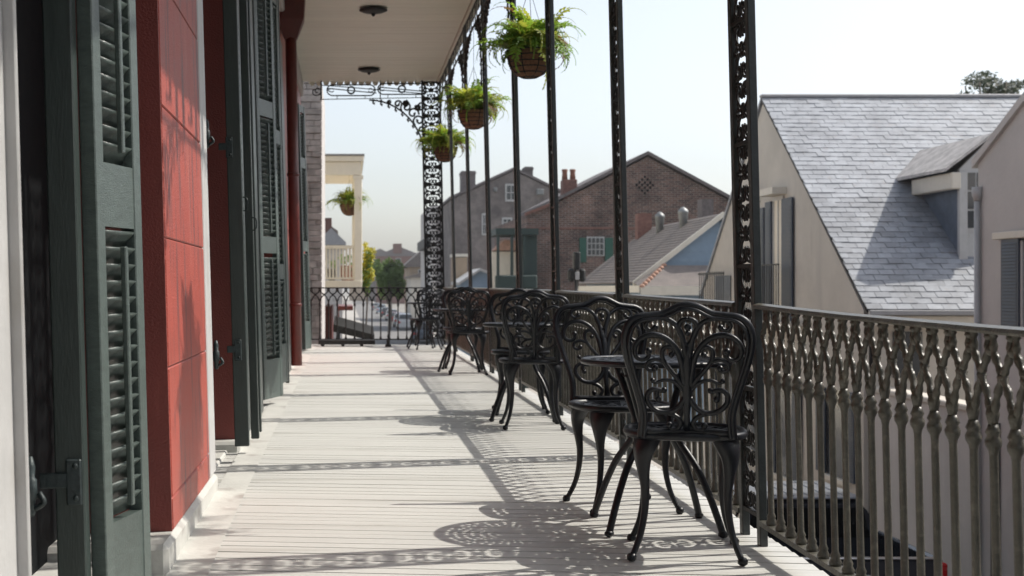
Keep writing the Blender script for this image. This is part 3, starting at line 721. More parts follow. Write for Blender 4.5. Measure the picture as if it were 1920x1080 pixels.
    q.tube(pts, rs, 8); tg_ = Vector((-.7071, .7071, 0)); q.v = [tuple(Vector(v)+tg_*Vector(v).dot(tg_)*max(0, (v[2]-.27)/.17)*.9) for v in q.v]; q.lathe([(.009, 0), (.017, .006), (.018, .018), (.012, .028)], (.268*.7071, .268*.7071, 0), 8)
    q.prism([(0, .445), (.10, .445), (.045, .425), (.012, .37)], 'y', -.005, .005)
    n4 = len(q.v)-8
    for i in range(n4, len(q.v)):
        x, y_, z = q.v[i]; q.v[i] = (.135-x*.9+.012, .135+y_+.012, z)
    q.add([(y_, x, z) for x, y_, z in q.v[n4:n4+8]], q_f8)
    lm = q.mesh('leg', M['chair'])
    for k in range(4):
        inst('leg', lm, t, None, (0, 0, k*math.pi/2))
    return t
q_f8 = [(0, 1, 2, 3), (7, 6, 5, 4)]+[(i, i+4, (i+1) % 4+4, (i+1) % 4) for i in range(4)]
def make_table(label):
    t = thing('bistro_table', label, 'table', group='round cast metal bistro tables on the gallery')
    cir = lambda a: (.287*math.cos(a), .287*math.sin(a))
    q = MB(); q.bm(perforated(cir, 8, 40, .676, .010, .62, .93)); q.build('tabletop', M['chair'], t)
    q = MB(); q.tube([(.288*math.cos(a), .288*math.sin(a), .668) for a in [math.pi/24*k for k in range(49)]], .0125, 8, cap=False); q.build('table_rim', M['chair'], t)
    pr = smooth([(.205, 0, .664), (.165, 0, .58), (.115, 0, .47), (.092, 0, .40), (.12, 0, .345), (.19, 0, .26), (.245, 0, .16), (.285, 0, .07), (.305, 0, .02)], 4)
    q = MB(); q.tube(pr, [.014]*len(pr), 8); q.tube([(p[0], p[1], p[2]) for p in smooth([(.20, 0, .62), (.145, 0, .60), (.13, 0, .56), (.155, 0, .54)], 3)], .007, 5); q.ball((.307, 0, .014), .018, 5, (1.2, 1, .8)); lm = q.mesh('leg', M['chair'])
    for k in range(4): inst('leg', lm, t, None, (0, 0, k*math.pi/2+.35))
    q = MB(); q.tube([(.094*math.cos(a), .094*math.sin(a), .40) for a in [math.pi/10*k for k in range(21)]], .009, 6, cap=False); q.build('leg_ring', M['chair'], t)
    return t
ch0 = make_chair('nearest black bistro chair with its back to the camera beside the widest post')
chairs = [(1.237, 4.88, -12, None), (1.20, 5.82, 188, 'black bistro chair facing the camera behind the nearest round table'),
          (1.24, 8.93, -3, 'black bistro chair turned away at the second table from the camera'), (1.30, 9.98, 176, 'black bistro chair facing the camera behind the second table'),
          (1.285, 14.1, -4, 'black bistro chair turned away at the third table from the camera'), (1.32, 15.2, 176, 'black bistro chair facing the camera behind the third table'),
          (1.15, 19.6, 16, 'farthest black bistro chair near the corner column')]
for i, (x, y, a, lab) in enumerate(chairs):
    o = ch0 if i == 0 else copy_tree(ch0)
    if lab: o['label'] = lab
    o.location = (x, y, zf(y)+.001); o.rotation_euler = (-.0, 0, R(a))
tb0 = make_table('nearest round black bistro table between two chairs by the widest post')
for i, (x, y, a, lab) in enumerate([(1.243, 5.36, 22, None), (1.26, 9.42, 14, 'second round black bistro table from the camera'), (1.25, 14.6, 15, 'third round black bistro table from the camera'), (1.2, 20.4, 5, 'farthest round black bistro table by the end railing')]):
    o = tb0 if i == 0 else copy_tree(tb0)
    if lab: o['label'] = lab
    o.location = (x, y, zf(y)+.001); o.rotation_euler = (0, 0, R(a))

# ------------------------------------------------------------- gable house with slate roof
XG = 9.0
gh = thing('gable_house', 'beige stucco house with steep grey slate roof and white dormer across the street', 'house', (0, 0, 0))
yA, yR, yB = 22.96, 28.8, 33.6; zE, zR = .60, 5.07
zE2 = .95
XW = 16.5
q = MB()
q.prism([(yA+.25, ZG), (yB, ZG), (yB, zE2), (yR, zR-.1), (yA+.25, zE-.02)], 'x', XG, XW); q.build('wall', M['stucco'], gh)
q = MB(); q.prism([(yR, zR-.06), (yB+.2, zE2-.2), (yB+.2, zE2-.1), (yR, zR+.04)], 'x', XG-.05, XW); q.build('rear_roof', M['slate'], gh)
q = MB(); q.prism([(yR, zR-.07), (yA, zE-.07), (yA, zE-.02), (yR, zR-.02)], 'x', XG-.04, XW); q.build('roof_deck', M['under'], gh)
q = MB(); q.box(XG-.06, XW, yR-.1, yR+.1, zR-.0, zR+.07, .02); q.build('ridge_cap', M['copper'], gh)
slope = Vector((0, yR-yA, zR-zE)); SL = slope.length; sd = slope.normalized(); th = math.atan2(zR-zE, yR-yA)
sm_ = []
for k in range(4):
    q = MB(); wv = .265
    q.box(.004, wv-.004, -.02, .225, 0, .014); sm_.append(q.mesh('slate', M['slate']))
rowh = .165; nrow = int(SL/rowh)+1; cnt = 0; rest = MB()
for r in range(nrow):
    base = Vector((0, yA-.03, zE-.02))+sd*(r*rowh)
    x = XG-.05-(.132 if r % 2 else 0)+random.uniform(-.012, .012)
    xe = 15.8 if r > 14 else 13.6
    while x < xe:
        x0 = max(x, XG-.06)
        px = CX+x0*F/base.y
        if px > 1935: break
        if cnt < 298:
            o = inst('slate', sm_[cnt % 4], gh, (x0, base.y, base.z+.014+random.uniform(0, .012)), (th-.06+random.uniform(-.012, .012), random.uniform(-.012, .012), random.uniform(-.01, .01)), ((x+.265-x0)/.265, 1, 1)); cnt += 1
        else:
            t_ = Matrix.Translation((x0, base.y, base.z+.014+random.uniform(0, .012))) @ Matrix.Rotation(th-.06+random.uniform(-.008, .008), 4, 'X')
            w2 = x+.261-x0
            vs = [t_ @ Vector((a, b, c)) for a in (.003, w2) for b in (-.02, .21) for c in (0, .016)]
            rest.add(vs, [(0, 1, 3, 2), (4, 6, 7, 5), (0, 4, 5, 1), (2, 3, 7, 6), (0, 2, 6, 4), (1, 5, 7, 3)])
        x += .265
tag(rest.build('slate', M['slate'], gh), kind='stuff')
q = MB(); q.box(XG-.03, XW, yA-.12, yA-.02, zE-.11, zE-.02, .01); q.build('gutter', M['copper'], gh)
q = MB(); q.box(XG+.02, XW, yA-.03, yA+.25, zE-.28, zE-.12, .01); q.build('eave_fascia', M['fascia'], gh)
# dormer: window faces -y
ydf = 24.2; x0d, x1d = PX(1795, ydf), PX(1905, ydf)
zd0 = PZ(497, ydf); zdE = PZ(318, ydf); zdR = PZ(258, ydf)
def roof_y(z): return yA+(z-zE)/(zR-zE)*(yR-yA)
q = MB()   # cheek (left side)
q.prism([(ydf, zd0-.1), (ydf, zdE), (roof_y(zdE), zdE)], 'x', x0d+.02, x0d+.08); q.build('dormer_cheek', M['slateShade'], gh)
q = MB(); q.prism([(ydf, zd0-.1), (ydf, zdE), (roof_y(zdE), zdE)], 'x', x1d-.08, x1d-.02); q.build('dormer_cheek', M['slateShade'], gh)
xm = (x0d+x1d)/2
q = MB(); q.prism([(x0d, zd0), (x1d, zd0), (x1d, zdE), (xm, zdR-.05), (x0d, zdE)], 'y', ydf-.08, ydf-.002); q.build('dormer_front', M['white'], gh)
for sg in (-1, 1):
    q = MB(); e = .30
    xa = x0d-e if sg < 0 else x1d+e
    za = zdE-.05
    q.add([(xa, ydf-.2, za), (xm, ydf-.2, zdR), (xm, roof_y(zdR), zdR), (xa, roof_y(za), za), (xa, ydf-.2, za+.06), (xm, ydf-.2, zdR+.06), (xm, roof_y(zdR)+.1, zdR+.06), (xa, roof_y(za)+.1, za+.06)],
          [(0, 1, 2, 3), (4, 5, 6, 7), (0, 1, 5, 4), (3, 2, 6, 7), (0, 3, 7, 4), (1, 2, 6, 5)]); q.build('dormer_roof', M['stone'], gh)
q = MB(); q.box(x0d-.18, x0d+.0, ydf-.16, roof_y(zdE-.3)-.1, zdE-.36, zdE-.06, .02); q.build('dormer_cornice', M['fascia'], gh)
q = MB(); q.box(x0d-.02, x0d+.13, ydf-.13, ydf-.085, zd0, zdE-.05, .008); q.build('dormer_pilaster', M['white'], gh)
xw0 = PX(1806, ydf)
wf = MB(); wf.box(xw0-.04, x1d-.2, ydf-.1, ydf-.083, PZ(435, ydf), PZ(322, ydf)); wo_ = wf.build('window', M['white'], gh)
pm_ = MB(); pm_.box(0, .17, -.008, .004, 0, .31); pme = pm_.mesh('pane', M['glass'])
for i in range(4):
    for j in range(3): inst('pane', pme, wo_, (xw0+i*.2, ydf-.105, PZ(430, ydf)+.02+j*.345))
# gable side: french door with shutters and balcony
def on_gable(y0, y1, z0, z1, name, mt, x0=.02, parent=None, b=.0):
    q = MB(); q.box(XG-x0, XG-.002, y0, y1, z0, z1, b); return q.build(name, mt, parent or gh)
dy0, dy1 = 27.47, 28.03
dz0, dz1 = .15, PZ(372, 27.2)
dr = on_gable(dy0, dy1, dz0, dz1, 'french_door', M['cream'], .012)
for (a, b, c, d) in ((dy0-.07, dy0, dz0, dz1+.08), (dy1, dy1+.07, dz0, dz1+.08), (dy0, dy1, dz1, dz1+.08), ((dy0+dy1)/2-.02, (dy0+dy1)/2+.02, dz0, dz1)): on_gable(a, b, c, d, 'door_frame', M['white'], .03, dr)
on_gable(dy0-.2, dy1+.2, dz1+.1, dz1+.24, 'door_canopy', M['fascia'], .3)
def far_shutter(y0, y1, z0, z1, x=None, tilt=0):
    X = (XG if x is None else x)
    s_ = MB(); s_.box(X-.07, X-.03, y0, y1, z0, z1, .006); so_ = s_.build('shutter', M['shutblue'], gh)
    for (a, b) in ((.06, .48), (.53, .95)):
        q = MB(); n = 14; zz0, zz1 = z0+(z1-z0)*a, z0+(z1-z0)*b
        for k in range(n): q.box(X-.078, X-.071, y0+.06, y1-.06, zz0+(zz1-zz0)*k/n, zz0+(zz1-zz0)*(k+.6)/n)
        q.build('slats', M['shutblue'], so_)
far_shutter(dy0-.70, dy0-.06, dz0, dz1); far_shutter(dy1+.07, dy1+.45, dz0, dz1); far_shutter(dy1+.55, dy1+1.15, dz0, dz1-.1)
bl = thing('iron_balcony_rail', 'thin black iron balcony railing in front of the shuttered gable door', 'railing', (XG, 0, 0))
q = MB(); q.box(-.35, -.32, 26.75, 29.3, 1.42, 1.45); q.box(-.35, -.32, 26.75, 29.3, .3, .33); q.build('rail_bar', M['iron'], bl)
q = MB(); q.box(-.335-.008, -.335+.008, 0, .016, .33, 1.42); me = q.mesh('bar', M['iron'])
for i in range(18): inst('bar', me, bl, (0, 26.75+i*.149, 0))
q = MB(); q.box(-.4, -.005, 26.1, 29.5, .2, .29, .01); q.build('balcony_slab', M['stucco'], bl)
wq = on_gable(31.2, 32.5, -.2, 1.25, 'window', M['glass'], .02)
bl2 = thing('iron_balcony_rail', 'small iron railing across the farther gable window', 'railing', (XG, 0, 0))
q = MB(); q.box(-.25, -.22, 31.0, 33.2, 1.28, 1.33); q.box(-.25, -.22, 31.0, 33.2, .3, .33); q.build('rail_bar', M['iron'], bl2)
for i in range(12): inst('bar', me, bl2, (.1, 31.02+i*.19, -.07))
q = MB(); q.box(-.28, -.005, 30.9, 33.3, .2, .29, .01); q.build('balcony_slab', M['stucco'], bl2)
ln = thing('wall_lantern', 'small black lantern on the gable wall beside the shuttered door', 'lantern', (XG-.18, 29.0, PZ(362, 29)))
q = MB(); q.lathe([(.05, -.12), (.09, .05), (.1, .06), (.03, .16), (.01, .2)], n=6, smooth=False); q.build('lantern_body', M['iron'], ln)
q = MB(); q.tube([(0, 0, -.12), (.06, 0, -.2), (.175, 0, -.18)], .012, 5); q.build('bracket', M['iron'], ln)
# ground floor openings
for (a, b, z0, z1) in ((24.0, 24.9, -2.5, -.9), (26.8, 27.8, -2.9, -.9), (29.5, 30.5, -2.6, -.9), (31.5, 32.3, -3.6, -.9)):
    o = on_gable(a, b, z0, z1, 'window', M['glass'], .02)
    q = MB(); q.box(XG-.1, XG-.003, a-.1, b+.1, z0-.1, z0-.003, .01); q.build('sill', M['fascia'], o)
    far_shutter(a-.5, a-.03, z0, z1); far_shutter(b+.03, b+.5, z0, z1)
q = MB(); q.box(11.2, 12.3, yA+.2, yA+.246, -1.6, -.1); q.build('side_window', M['glass'], gh)
q = MB(); q.box(9.5, 10.0, yA+.2, yA+.246, -.6, .2); q.build('side_window', M['glass'], gh)
# alley wall
aw = thing('alley_wall', 'low grey stucco wall closing the alley between the two houses', 'wall', (0, 0, 0))
q = MB(); q.box(XG+.1, XG+.4, 19.2, 23.18, ZG, -.85); q.build('wall_body', M['stucco2'], aw)
q = MB(); q.box(XG+.05, XG+.45, 19.2, 23.18, -.845, -.75, .02); q.build('coping', M['stucco'], aw)

# ------------------------------------------------------------- right hand house
rh = thing('grey_house', 'grey stucco house at the right edge with dark blue shutters', 'house', (0, 0, 0))
ya, yb, yr = 9.5, 19.0, 14.4; ze, zr = PZ(300, 19.1), 5.2
q = MB(); q.prism([(ya, ZG), (yb, ZG), (yb, ze-.05), (yr, zr-.1), (ya, ze-.05)], 'x', XG, 18); q.build('wall', M['stucco2'], rh)
q = MB(); q.box(XG, 18, -30, ya-.02, ZG, 5.2); q.build('unseen_street_blocker', M['stucco2'], rh)  # unseen block behind the camera, added to cut sky fill
q = MB(); q.prism([(yr, zr-.08), (yb+.1, ze-.12), (yb+.1, ze-.0), (yr, zr+.02)], 'x', XG-.05, 18); q.build('roof', M['stucco2'], rh)
q = MB(); q.prism([(yr, zr-.08), (ya-.2, ze-.16), (ya-.2, ze+.0), (yr, zr+.08)], 'x', XG-.12, 18); q.build('roof', M['copper'], rh)
q = MB(); q.lathe([(.04, ZG), (.04, ze-.6)], (XG-.05, 18.93, 0), 10); q.lathe([(.045, ze-.6), (.07, ze-.5), (.07, ze-.4)], (XG-.05, 18.93, 0), 10); q.build('downspout', M['white'], rh)
wy0, wy1 = 16.6, 17.65
wn = MB(); wn.box(XG-.03, XG-.002, wy0, wy1, PZ(620, 17.9), PZ(452, 17.9)); wno = wn.build('window', M['glass'], rh)
q = MB(); q.box(XG-.1, XG-.003, wy0-.3, wy1+.75, PZ(448, 18), PZ(434, 18), .01); q.build('window_head', M['fascia'], wno)
q = MB(); q.box(XG-.05, XG-.003, wy1+.01, wy1+.1, PZ(625, 18), PZ(452, 18), .01); q.build('window_frame', M['white'], wno)
s_ = MB(); s_.box(XG-.075, XG-.033, 17.72, 18.2, PZ(625, 18), PZ(448, 18), .006); so_ = s_.build('shutter', M['shutblue'], rh)
q = MB(); q.box(0, .01, .05, .43, 0, .028); me = q.mesh('slat', M['shutblue'])
for k in range(26): inst('slat', me, so_, (XG-.085, 17.72, PZ(620, 18)+.04+k*.045), (0, .3, 0))
q = MB(); q.box(XG-.06, XG-.003, 15.5, 17.4, -2.9, -.75); q.build('door', M['shutblue'], rh)
q = MB(); q.box(XG-.02, XG-.002, 18.35, 18.6, ZG, -.9); q.build('wall_pipe', M['postgrey'], rh)

# ------------------------------------------------------------- trees
def crown(name, c, rx, rz, n, size, mt, parent, seed, lobes=14):
    rnd = random.Random(seed); q = MB(); cl = []
    for i in range(lobes):
        a = rnd.uniform(0, 6.283); u = rnd.uniform(-1, 1); rr = rnd.uniform(.3, .8)
        cl.append((c[0]+rx*rr*math.cos(a)*math.sqrt(1-u*u), c[1]+rx*rr*math.sin(a)*math.sqrt(1-u*u), c[2]+rz*rr*u, rnd.uniform(.25, .42)))
    for i in range(n):
        L_ = rnd.choice(cl); v = Vector((rnd.gauss(0, 1), rnd.gauss(0, 1), rnd.gauss(0, 1))).normalized()*rnd.random()**.4
        p = Vector((L_[0]+v.x*rx*L_[3], L_[1]+v.y*rx*L_[3], L_[2]+v.z*rz*L_[3]))
        d1 = Vector((rnd.gauss(0, 1), rnd.gauss(0, 1), rnd.gauss(0, .7))).normalized(); d2 = d1.orthogonal().normalized(); s_ = size*rnd.uniform(.6, 1.3)
        q.add([p-d1*s_, p+d2*s_*.5, p+d1*s_, p-d2*s_*.5], [(0, 1, 2, 3)])
    return q.build(name, mt, parent)
def tree(label, x, y, zc, rx, rz, n, size, mt, seed, zb=ZG):
    t = thing('tree', label, 'tree', (x, y, zb))
    crown('crown', (0, 0, zc-zb), rx, rz, n, size, mt, t, seed)
    q = MB(); q.tube(smooth([(0, 0, 0), (.1, 0, (zc-zb)*.4), (0, .1, zc-zb)], 3), [.13, .13, .12, .11, .1, .08, .05], 8)
    for k in range(5):
        a = k*1.3; q.tube([(0, 0, (zc-zb)*.6), (rx*.5*math.cos(a), rx*.5*math.sin(a), zc-zb+rz*.3)], [.1, .03], 6)
    q.build('trunk', M['bark'], t); return t
tree('dark leafy tree top rising behind the slate roof ridge', 25.0, 52, PZ(172, 52), 1.6, .95, 1300, .12, M['leafdark'], 5)
tree('sparse dark tree top at the right edge behind the slate roof', 27.6, 52, PZ(168, 52), 1.2, .7, 700, .13, M['leafdark'], 6)
tree('round green street tree far down the street', 3.6, 115, PZ(522, 115), 1.6, 2.6, 5600, .15, M['leaf'], 8)
tree('smaller green tree behind the round street tree', 4.9, 150, PZ(530, 150), 1.8, 1.9, 1800, .18, M['leaf'], 9)

# ------------------------------------------------------------- low shingled house
lh = thing('shingled_house', 'low house with brown shingle roof and pale blue gable across the street', 'house', (0, 0, 0))
y1_, y2_ = 41.7, 52.0; xe, xr_, ze_, zr_ = 9.0, 11.75, 1.12, 3.28; xr2 = 14.5
q = MB(); q.prism([(xe+.3, ZG), (xr2-.3, ZG), (xr2-.3, ze_), (xr_, zr_-.1), (xe+.3, ze_)], 'y', y1_+.3, y2_-.3); q.build('wall', M['blueside'], lh)
nst = 22; q = MB()
for i in range(nst):
    a0, a1 = i/nst, (i+1)/nst+.01
    pa = (xe+(xr_-xe)*a0, ze_+(zr_-ze_)*a0+.03); pb = (xe+(xr_-xe)*a1, ze_+(zr_-ze_)*a1+.004)
    q.prism([pa, pb, (pb[0], pb[1]-.03), (pa[0], pa[1]-.06)], 'y', y1_, y2_)
q.build('street_roof', M['shingle'], lh)
q = MB(); q.prism([(xr_, zr_), (xr2, ze_), (xr2, ze_-.06), (xr_, zr_-.06)], 'y', y1_, y2_); q.build('rear_roof', M['shingle'], lh)
q = MB(); q.prism([(xe-.05, ze_-.14), (xr_, zr_-.12), (xr_, zr_+.06), (xe-.05, ze_+.06)], 'y', y1_-.12, y1_-.003); q.prism([(xr_, zr_-.12), (xr2, ze_-.14), (xr2, ze_+.06), (xr_, zr_+.06)], 'y', y1_-.12, y1_-.003); q.build('rake_board', M['fascia'], lh)
q = MB()
zz = ze_+.5; n = 9
for i in range(n):
    za, zb_ = zz+(zr_-.25-zz)*i/n, zz+(zr_-.25-zz)*(i+1)/n
    fa = (za-ze_)/(zr_-ze_)
    q.prism([(xe+(xr_-xe)*fa+.2, za), (xr2-(xr2-xr_)*fa-.2, za), (xr2-(xr2-xr_)*fa-.2, zb_), (xe+(xr_-xe)*fa+.2, zb_)], 'y', y1_+.15-.03*(n-i)/n-.02*(i % 2), y1_+.29)
q.build('gable_shingles', M['blueside'], lh)
q = MB(); q.add([(xe-.05, y1_-1.1, ze_-.12), (xr2, y1_-1.1, ze_-.12), (xr2-.7, y1_-.13, ze_+.55), (xe+.9, y1_-.13, ze_+.55), (xe-.05, y1_-1.1, ze_-.2), (xr2, y1_-1.1, ze_-.2), (xr2-.7, y1_-.13, ze_+.4), (xe+.9, y1_-.13, ze_+.4), (xe-.05, y1_-.13, ze_-.0), (xe-.05, y1_-.13, ze_-.2)], [(0, 1, 2, 3), (4, 5, 6, 7), (0, 1, 5, 4), (1, 2, 6, 5), (0, 3, 8)]); q.build('pent_roof', M['shingle'], lh)  # the darker shingle colour stands in for house shadows on this roof
q = MB(); q.box(xe-.05, xr2, y1_-1.15, y1_-1.102, ze_-.38, ze_-.1); q.box(xe-.1, xe-.06, y1_-1.1, y2_, ze_-.3, ze_-.08); q.build('fascia', M['fascia'], lh)
q = MB()
for i in range(9): 
    t_ = i/8; q.ball((xe+.9*t_, y1_-1.1+.97*t_, ze_-.1+.65*t_), .085, 5, (1, 1, .8))
q.build('hip_tiles', M['ridge'], lh)
for (px, py, yy, lab) in ((1237, 410, 48.5, 'left'), (1281, 401, 45.5, 'right')):
    X = PX(px, yy); zt = PZ(py-12, yy); v_ = MB()
    v_.lathe([(.13, -1.0), (.14, -.42), (.16, -.40), (.17, -.2), (.19, -.18), (.17, -.1), (.04, 0.02)], (X, yy, zt), 12); v_.build('roof_vent', M['zinc'], lh)
q = MB(); q.box(PX(1196, 51), PX(1222, 51), 51, 51.5, 2.6, PZ(400, 51)); q.build('chimney', M['brickflat'], lh)
q = MB(); q.box(PX(1319, 46), PX(1341, 46), 46.2, 46.8, 2.8, PZ(372, 46)); q.build('chimney', M['brickgs'], lh)
q = MB(); q.tube([(PX(1242, 47), 47, 2.0), (PX(1242, 47), 47, 2.6)], .05, 6); q.build('vent_pipe', M['zinc'], lh)

# ------------------------------------------------------------- brick gable building
bb = thing('brick_building', 'old red brown brick building with a wide gable, chimney pots and green shuttered window', 'building', (0, 0, 0))
d = 64.0
def bp(px, py): return (PX(px, d), PZ(py, d))
q = MB(); q.prism([(PX(988, d), ZG), (PX(1520, d), ZG), bp(1520, 458), bp(1214, 294), bp(1045, 380), bp(988, 402)], 'y', d, d+14); q.build('wall', M['brick'], bb)
for (a, b) in (((1214, 290), (1045, 376)), ((1214, 290), (1525, 458))):
    A, B = bp(*a), bp(*b); q = MB(); q.prism([A, B, (B[0], B[1]+.16), (A[0], A[1]+.16)], 'y', d-.18, d+14.1); q.build('roof', M['brickgs'], bb)
q = MB(); q.prism([bp(1045, 381), bp(984, 405), bp(984, 399), bp(1045, 375)], 'y', d-.15, d+.3); q.build('parapet_coping', M['brickflat'], bb)
for (px0, px1, py) in ((1057, 1083, 336),):
    q = MB(); q.box(PX(px0, d), PX(px1, d), d+.1, d+1.0, PZ(400, d), PZ(py, d), .02); ch = q.build('chimney', M['brickflat'], bb)
    for px in (1062, 1077):
        q = MB(); q.lathe([(.15, 0), (.12, .35), (.15, .48), (.13, .52)], (PX(px, d), d+.5, PZ(py, d)), 10); q.build('chimney_pot', M['terra'], ch)
q = MB(); q.box(PX(1218, d), PX(1228, d), d+3, d+3.4, PZ(300, d), PZ(290, d)); q.build('chimney', M['brickflat'], bb)
q = MB()
for i in range(-3, 4):
    for j in range(-3, 4):
        if abs(i)+abs(j) <= 3 and (i+j) % 2 == 1:
            x, z = PX(1209, d)+i*.13, PZ(347, d)+j*.13; q.box(x-.05, x+.05, d-.012, d-.002, z-.06, z+.06)
q.build('vent_holes', M['dark'], bb)
wq = MB(); wq.box(PX(1100, d), PX(1133, d), d-.05, d-.003, PZ(480, d), PZ(444, d)); wo_ = wq.build('window', M['white'], bb)
q = MB(); q.box(0, .15, -.02, .0, 0, .24); me = q.mesh('pane', M['glass'])
for i in range(4):
    for j in range(3): inst('pane', me, wo_, (PX(1102, d)+i*.195, d-.053, PZ(478, d)+j*.285))
for a, b in ((1086, 1099), (1134, 1149)):
    q = MB(); q.box(PX(a, d), PX(b, d), d-.08, d-.01, PZ(492, d), PZ(446, d), .01); q.build('shutter', M['greensh'], bb)
q = MB(); q.box(PX(986, d), PX(1300, d), d-.04, d-.003, PZ(428, d)-.04, PZ(428, d)+.06); q.build('string_course', M['brickflat'], bb)

# dark green corner shop gallery in front of it
sg = thing('dark_green_gallery', 'dark green shop gallery with awning at the corner of the brick building', 'shop front', (0, 0, 0))
d = 60.0
q = MB(); q.box(PX(930, d), PX(1010, d), d, d+3.5, PZ(440, d), PZ(428, d)); q.build('awning_roof', M['awn'], sg)
q = MB(); q.box(PX(985, d), PX(1010, d), d+.5, d+3.4, ZG, PZ(441, d)); q.build('side_panel', M['awn'], sg)
for px in (932, 958, 982):
    q = MB(); q.box(PX(px, d), PX(px, d)+.12, d+.1, d+.22, ZG, PZ(441, d)); q.build('post', M['awn'], sg)
q = MB(); q.box(PX(930, d), PX(984, d), d+1.6, d+3.0, ZG, PZ(470, d)); q.build('shop_wall', M['fascia'], sg)
q = MB(); q.prism([(PX(932, d), PZ(468, d)), (PX(952, d), PZ(448, d)), (PX(976, d), PZ(450, d)), (PX(984, d), PZ(468, d))], 'y', d+1.2, d+2.8); q.build('tiled_hood', M['ridge'], sg)
q = MB(); q.box(PX(928, d), PX(1006, d), d-.3, d, PZ(541, d), PZ(516, d), .05); q.build('planter_box', M['awn'], sg)

# ------------------------------------------------------------- grey gable building
gg = thing('grey_brick_building', 'tall grey brick building with gable, chimneys and white windows down the street', 'building', (0, 0, 0))
d = 105.0
q = MB(); q.prism([(PX(846, d), ZG), (PX(1110, d), ZG), bp(0, 0) if False else (PX(1110, d), PZ(398, d)), (PX(1043, d), PZ(358, d)), (PX(964, d), PZ(320, d)), (PX(846, d), PZ(374, d))], 'y', d, d+18); q.build('wall', M['brickg'], gg)
q = MB()
for (a, b) in (((964, 318), (842, 374)), ((964, 318), (1112, 390))):
    A, B = (PX(a[0], d), PZ(a[1], d)), (PX(b[0], d), PZ(b[1], d)); q.prism([A, B, (B[0], B[1]+.2), (A[0], A[1]+.2)], 'y', d-.2, d+18)
q.build('roof', M['brickgs'], gg)
for (a, b, t_) in ((866, 892, 320), (985, 1000, 312)):
    q = MB(); q.box(PX(a, d), PX(b, d), d+.2, d+2, PZ(385, d), PZ(t_, d)); q.box(PX(a-1, d), PX(b+1, d), d+.1, d+2.1, PZ(t_+6, d), PZ(t_+2, d)); q.build('chimney', M['brickgs'], gg)
for (a, b, t_, u) in ((947, 969, 345, 378), (903, 914, 400, 441), (941, 960, 408, 427)):
    wq = MB(); wq.box(PX(a, d), PX(b, d), d-.12, d-.003, PZ(u, d), PZ(t_, d)); wo_ = wq.build('window', M['white'], gg)
    ww = (PX(b, d)-PX(a, d)-.3)/2; hh = (PZ(t_, d)-PZ(u, d)-.35)/2
    for i in range(2):
        for j in range(2):
            q = MB(); q.box(PX(a, d)+.12+i*(ww+.06), PX(a, d)+.12+i*(ww+.06)+ww, d-.13, d-.121, PZ(u, d)+.15+j*(hh+.06), PZ(u, d)+.15+j*(hh+.06)+hh); q.build('pane', M['glass'], wo_)
for (a, b, t_, u) in ((1005, 1018, 355, 366), (925, 931, 352, 360)):
    q = MB(); q.box(PX(a, d), PX(b, d), d-.5, d-.004, PZ(u, d), PZ(t_, d), .04); q.build('window_air_conditioner', M['zinc'], gg)
# shed in front of the grey building
sh_ = thing('white_shed', 'low white shed roofs at the foot of the grey brick building', 'shed', (0, 0, 0))
d = 85.0
q = MB(); q.prism([(PX(864, d), ZG), (PX(935, d), ZG), (PX(935, d), PZ(520, d)), (PX(900, d), PZ(505, d)), (PX(864, d), PZ(530, d))], 'y', d, d+6); q.build('wall', M['blueside'], sh_)
q = MB(); q.prism([(PX(860, d), PZ(529, d)), (PX(900, d), PZ(503, d)), (PX(938, d), PZ(519, d)), (PX(938, d), PZ(523, d)), (PX(900, d), PZ(508, d)), (PX(860, d), PZ(534, d))], 'y', d-.3, d+6.2); q.build('roof', M['white'], sh_)
q = MB(); q.box(PX(866, d), PX(893, d), d+6.5, d+9, ZG, PZ(478, d)); q.build('rear_annex', M['tan'], sh_)
q = MB(); q.box(PX(864, d), PX(895, d), d+6.4, d+9.2, PZ(477, d), PZ(471, d)); q.build('annex_roof', M['fascia'], sh_)

# far pale building with balcony, and roofs down the street
def far_block(name, label, d, px0, px1, pyt, mt, dep=12, roof=None, wins=(), cat='building'):
    t = thing(name, label, cat, (0, 0, 0))
    q = MB(); q.box(PX(px0, d), PX(px1, d), d, d+dep, ZG, PZ(pyt, d)); q.build('wall', mt, t)
    if roof:
        q = MB(); pk, rm, ov = roof
        xm_ = (PX(px0, d)+PX(px1, d))/2; q.prism([(PX(px0, d)-ov, PZ(pyt, d)-.05), (PX(px1, d)+ov, PZ(pyt, d)-.05), (PX(px1, d)+ov, PZ(pyt, d)+.1), (xm_, PZ(pk, d)), (PX(px0, d)-ov, PZ(pyt, d)+.1)], 'y', d-.4, d+dep); q.build('roof', rm, t)
    for (a, b, c, e) in wins:
        q = MB(); q.box(PX(a, d), PX(b, d), d-.08, d-.004, PZ(e, d), PZ(c, d)); w_ = q.build('window', M['white'], t)
        q = MB(); q.box(PX(a, d)+.12, PX(b, d)-.12, d-.1, d-.081, PZ(e, d)+.12, PZ(c, d)-.12); q.build('pane', M['glass'], w_)
    return t
t = far_block('pale_building', 'pale building with an upper balcony behind the corner column', 145, 808, 850, 385, M['stucco2'], 20, None, [(822, 832, 402, 420), (822, 832, 455, 470)])
q = MB(); q.box(PX(796, 145), PX(812, 145), 145, 160, PZ(464, 145), PZ(460, 145)); q.build('balcony_slab', M['iron'], t)
q = MB(); q.box(PX(796, 145), PX(797, 145), 145, 160, PZ(460, 145), PZ(447, 145)); q.box(PX(797, 145), PX(808, 145), 144.9, 145, PZ(460, 145), PZ(447, 145)); q.build('balcony_rail', M['iron'], t)
far_block('tan_house', 'tan house with brown gabled roof left of the corner column', 190, 768, 812, 500, M['tan'], 15, (470, M['shingle'], .8), [(784, 792, 505, 518)])
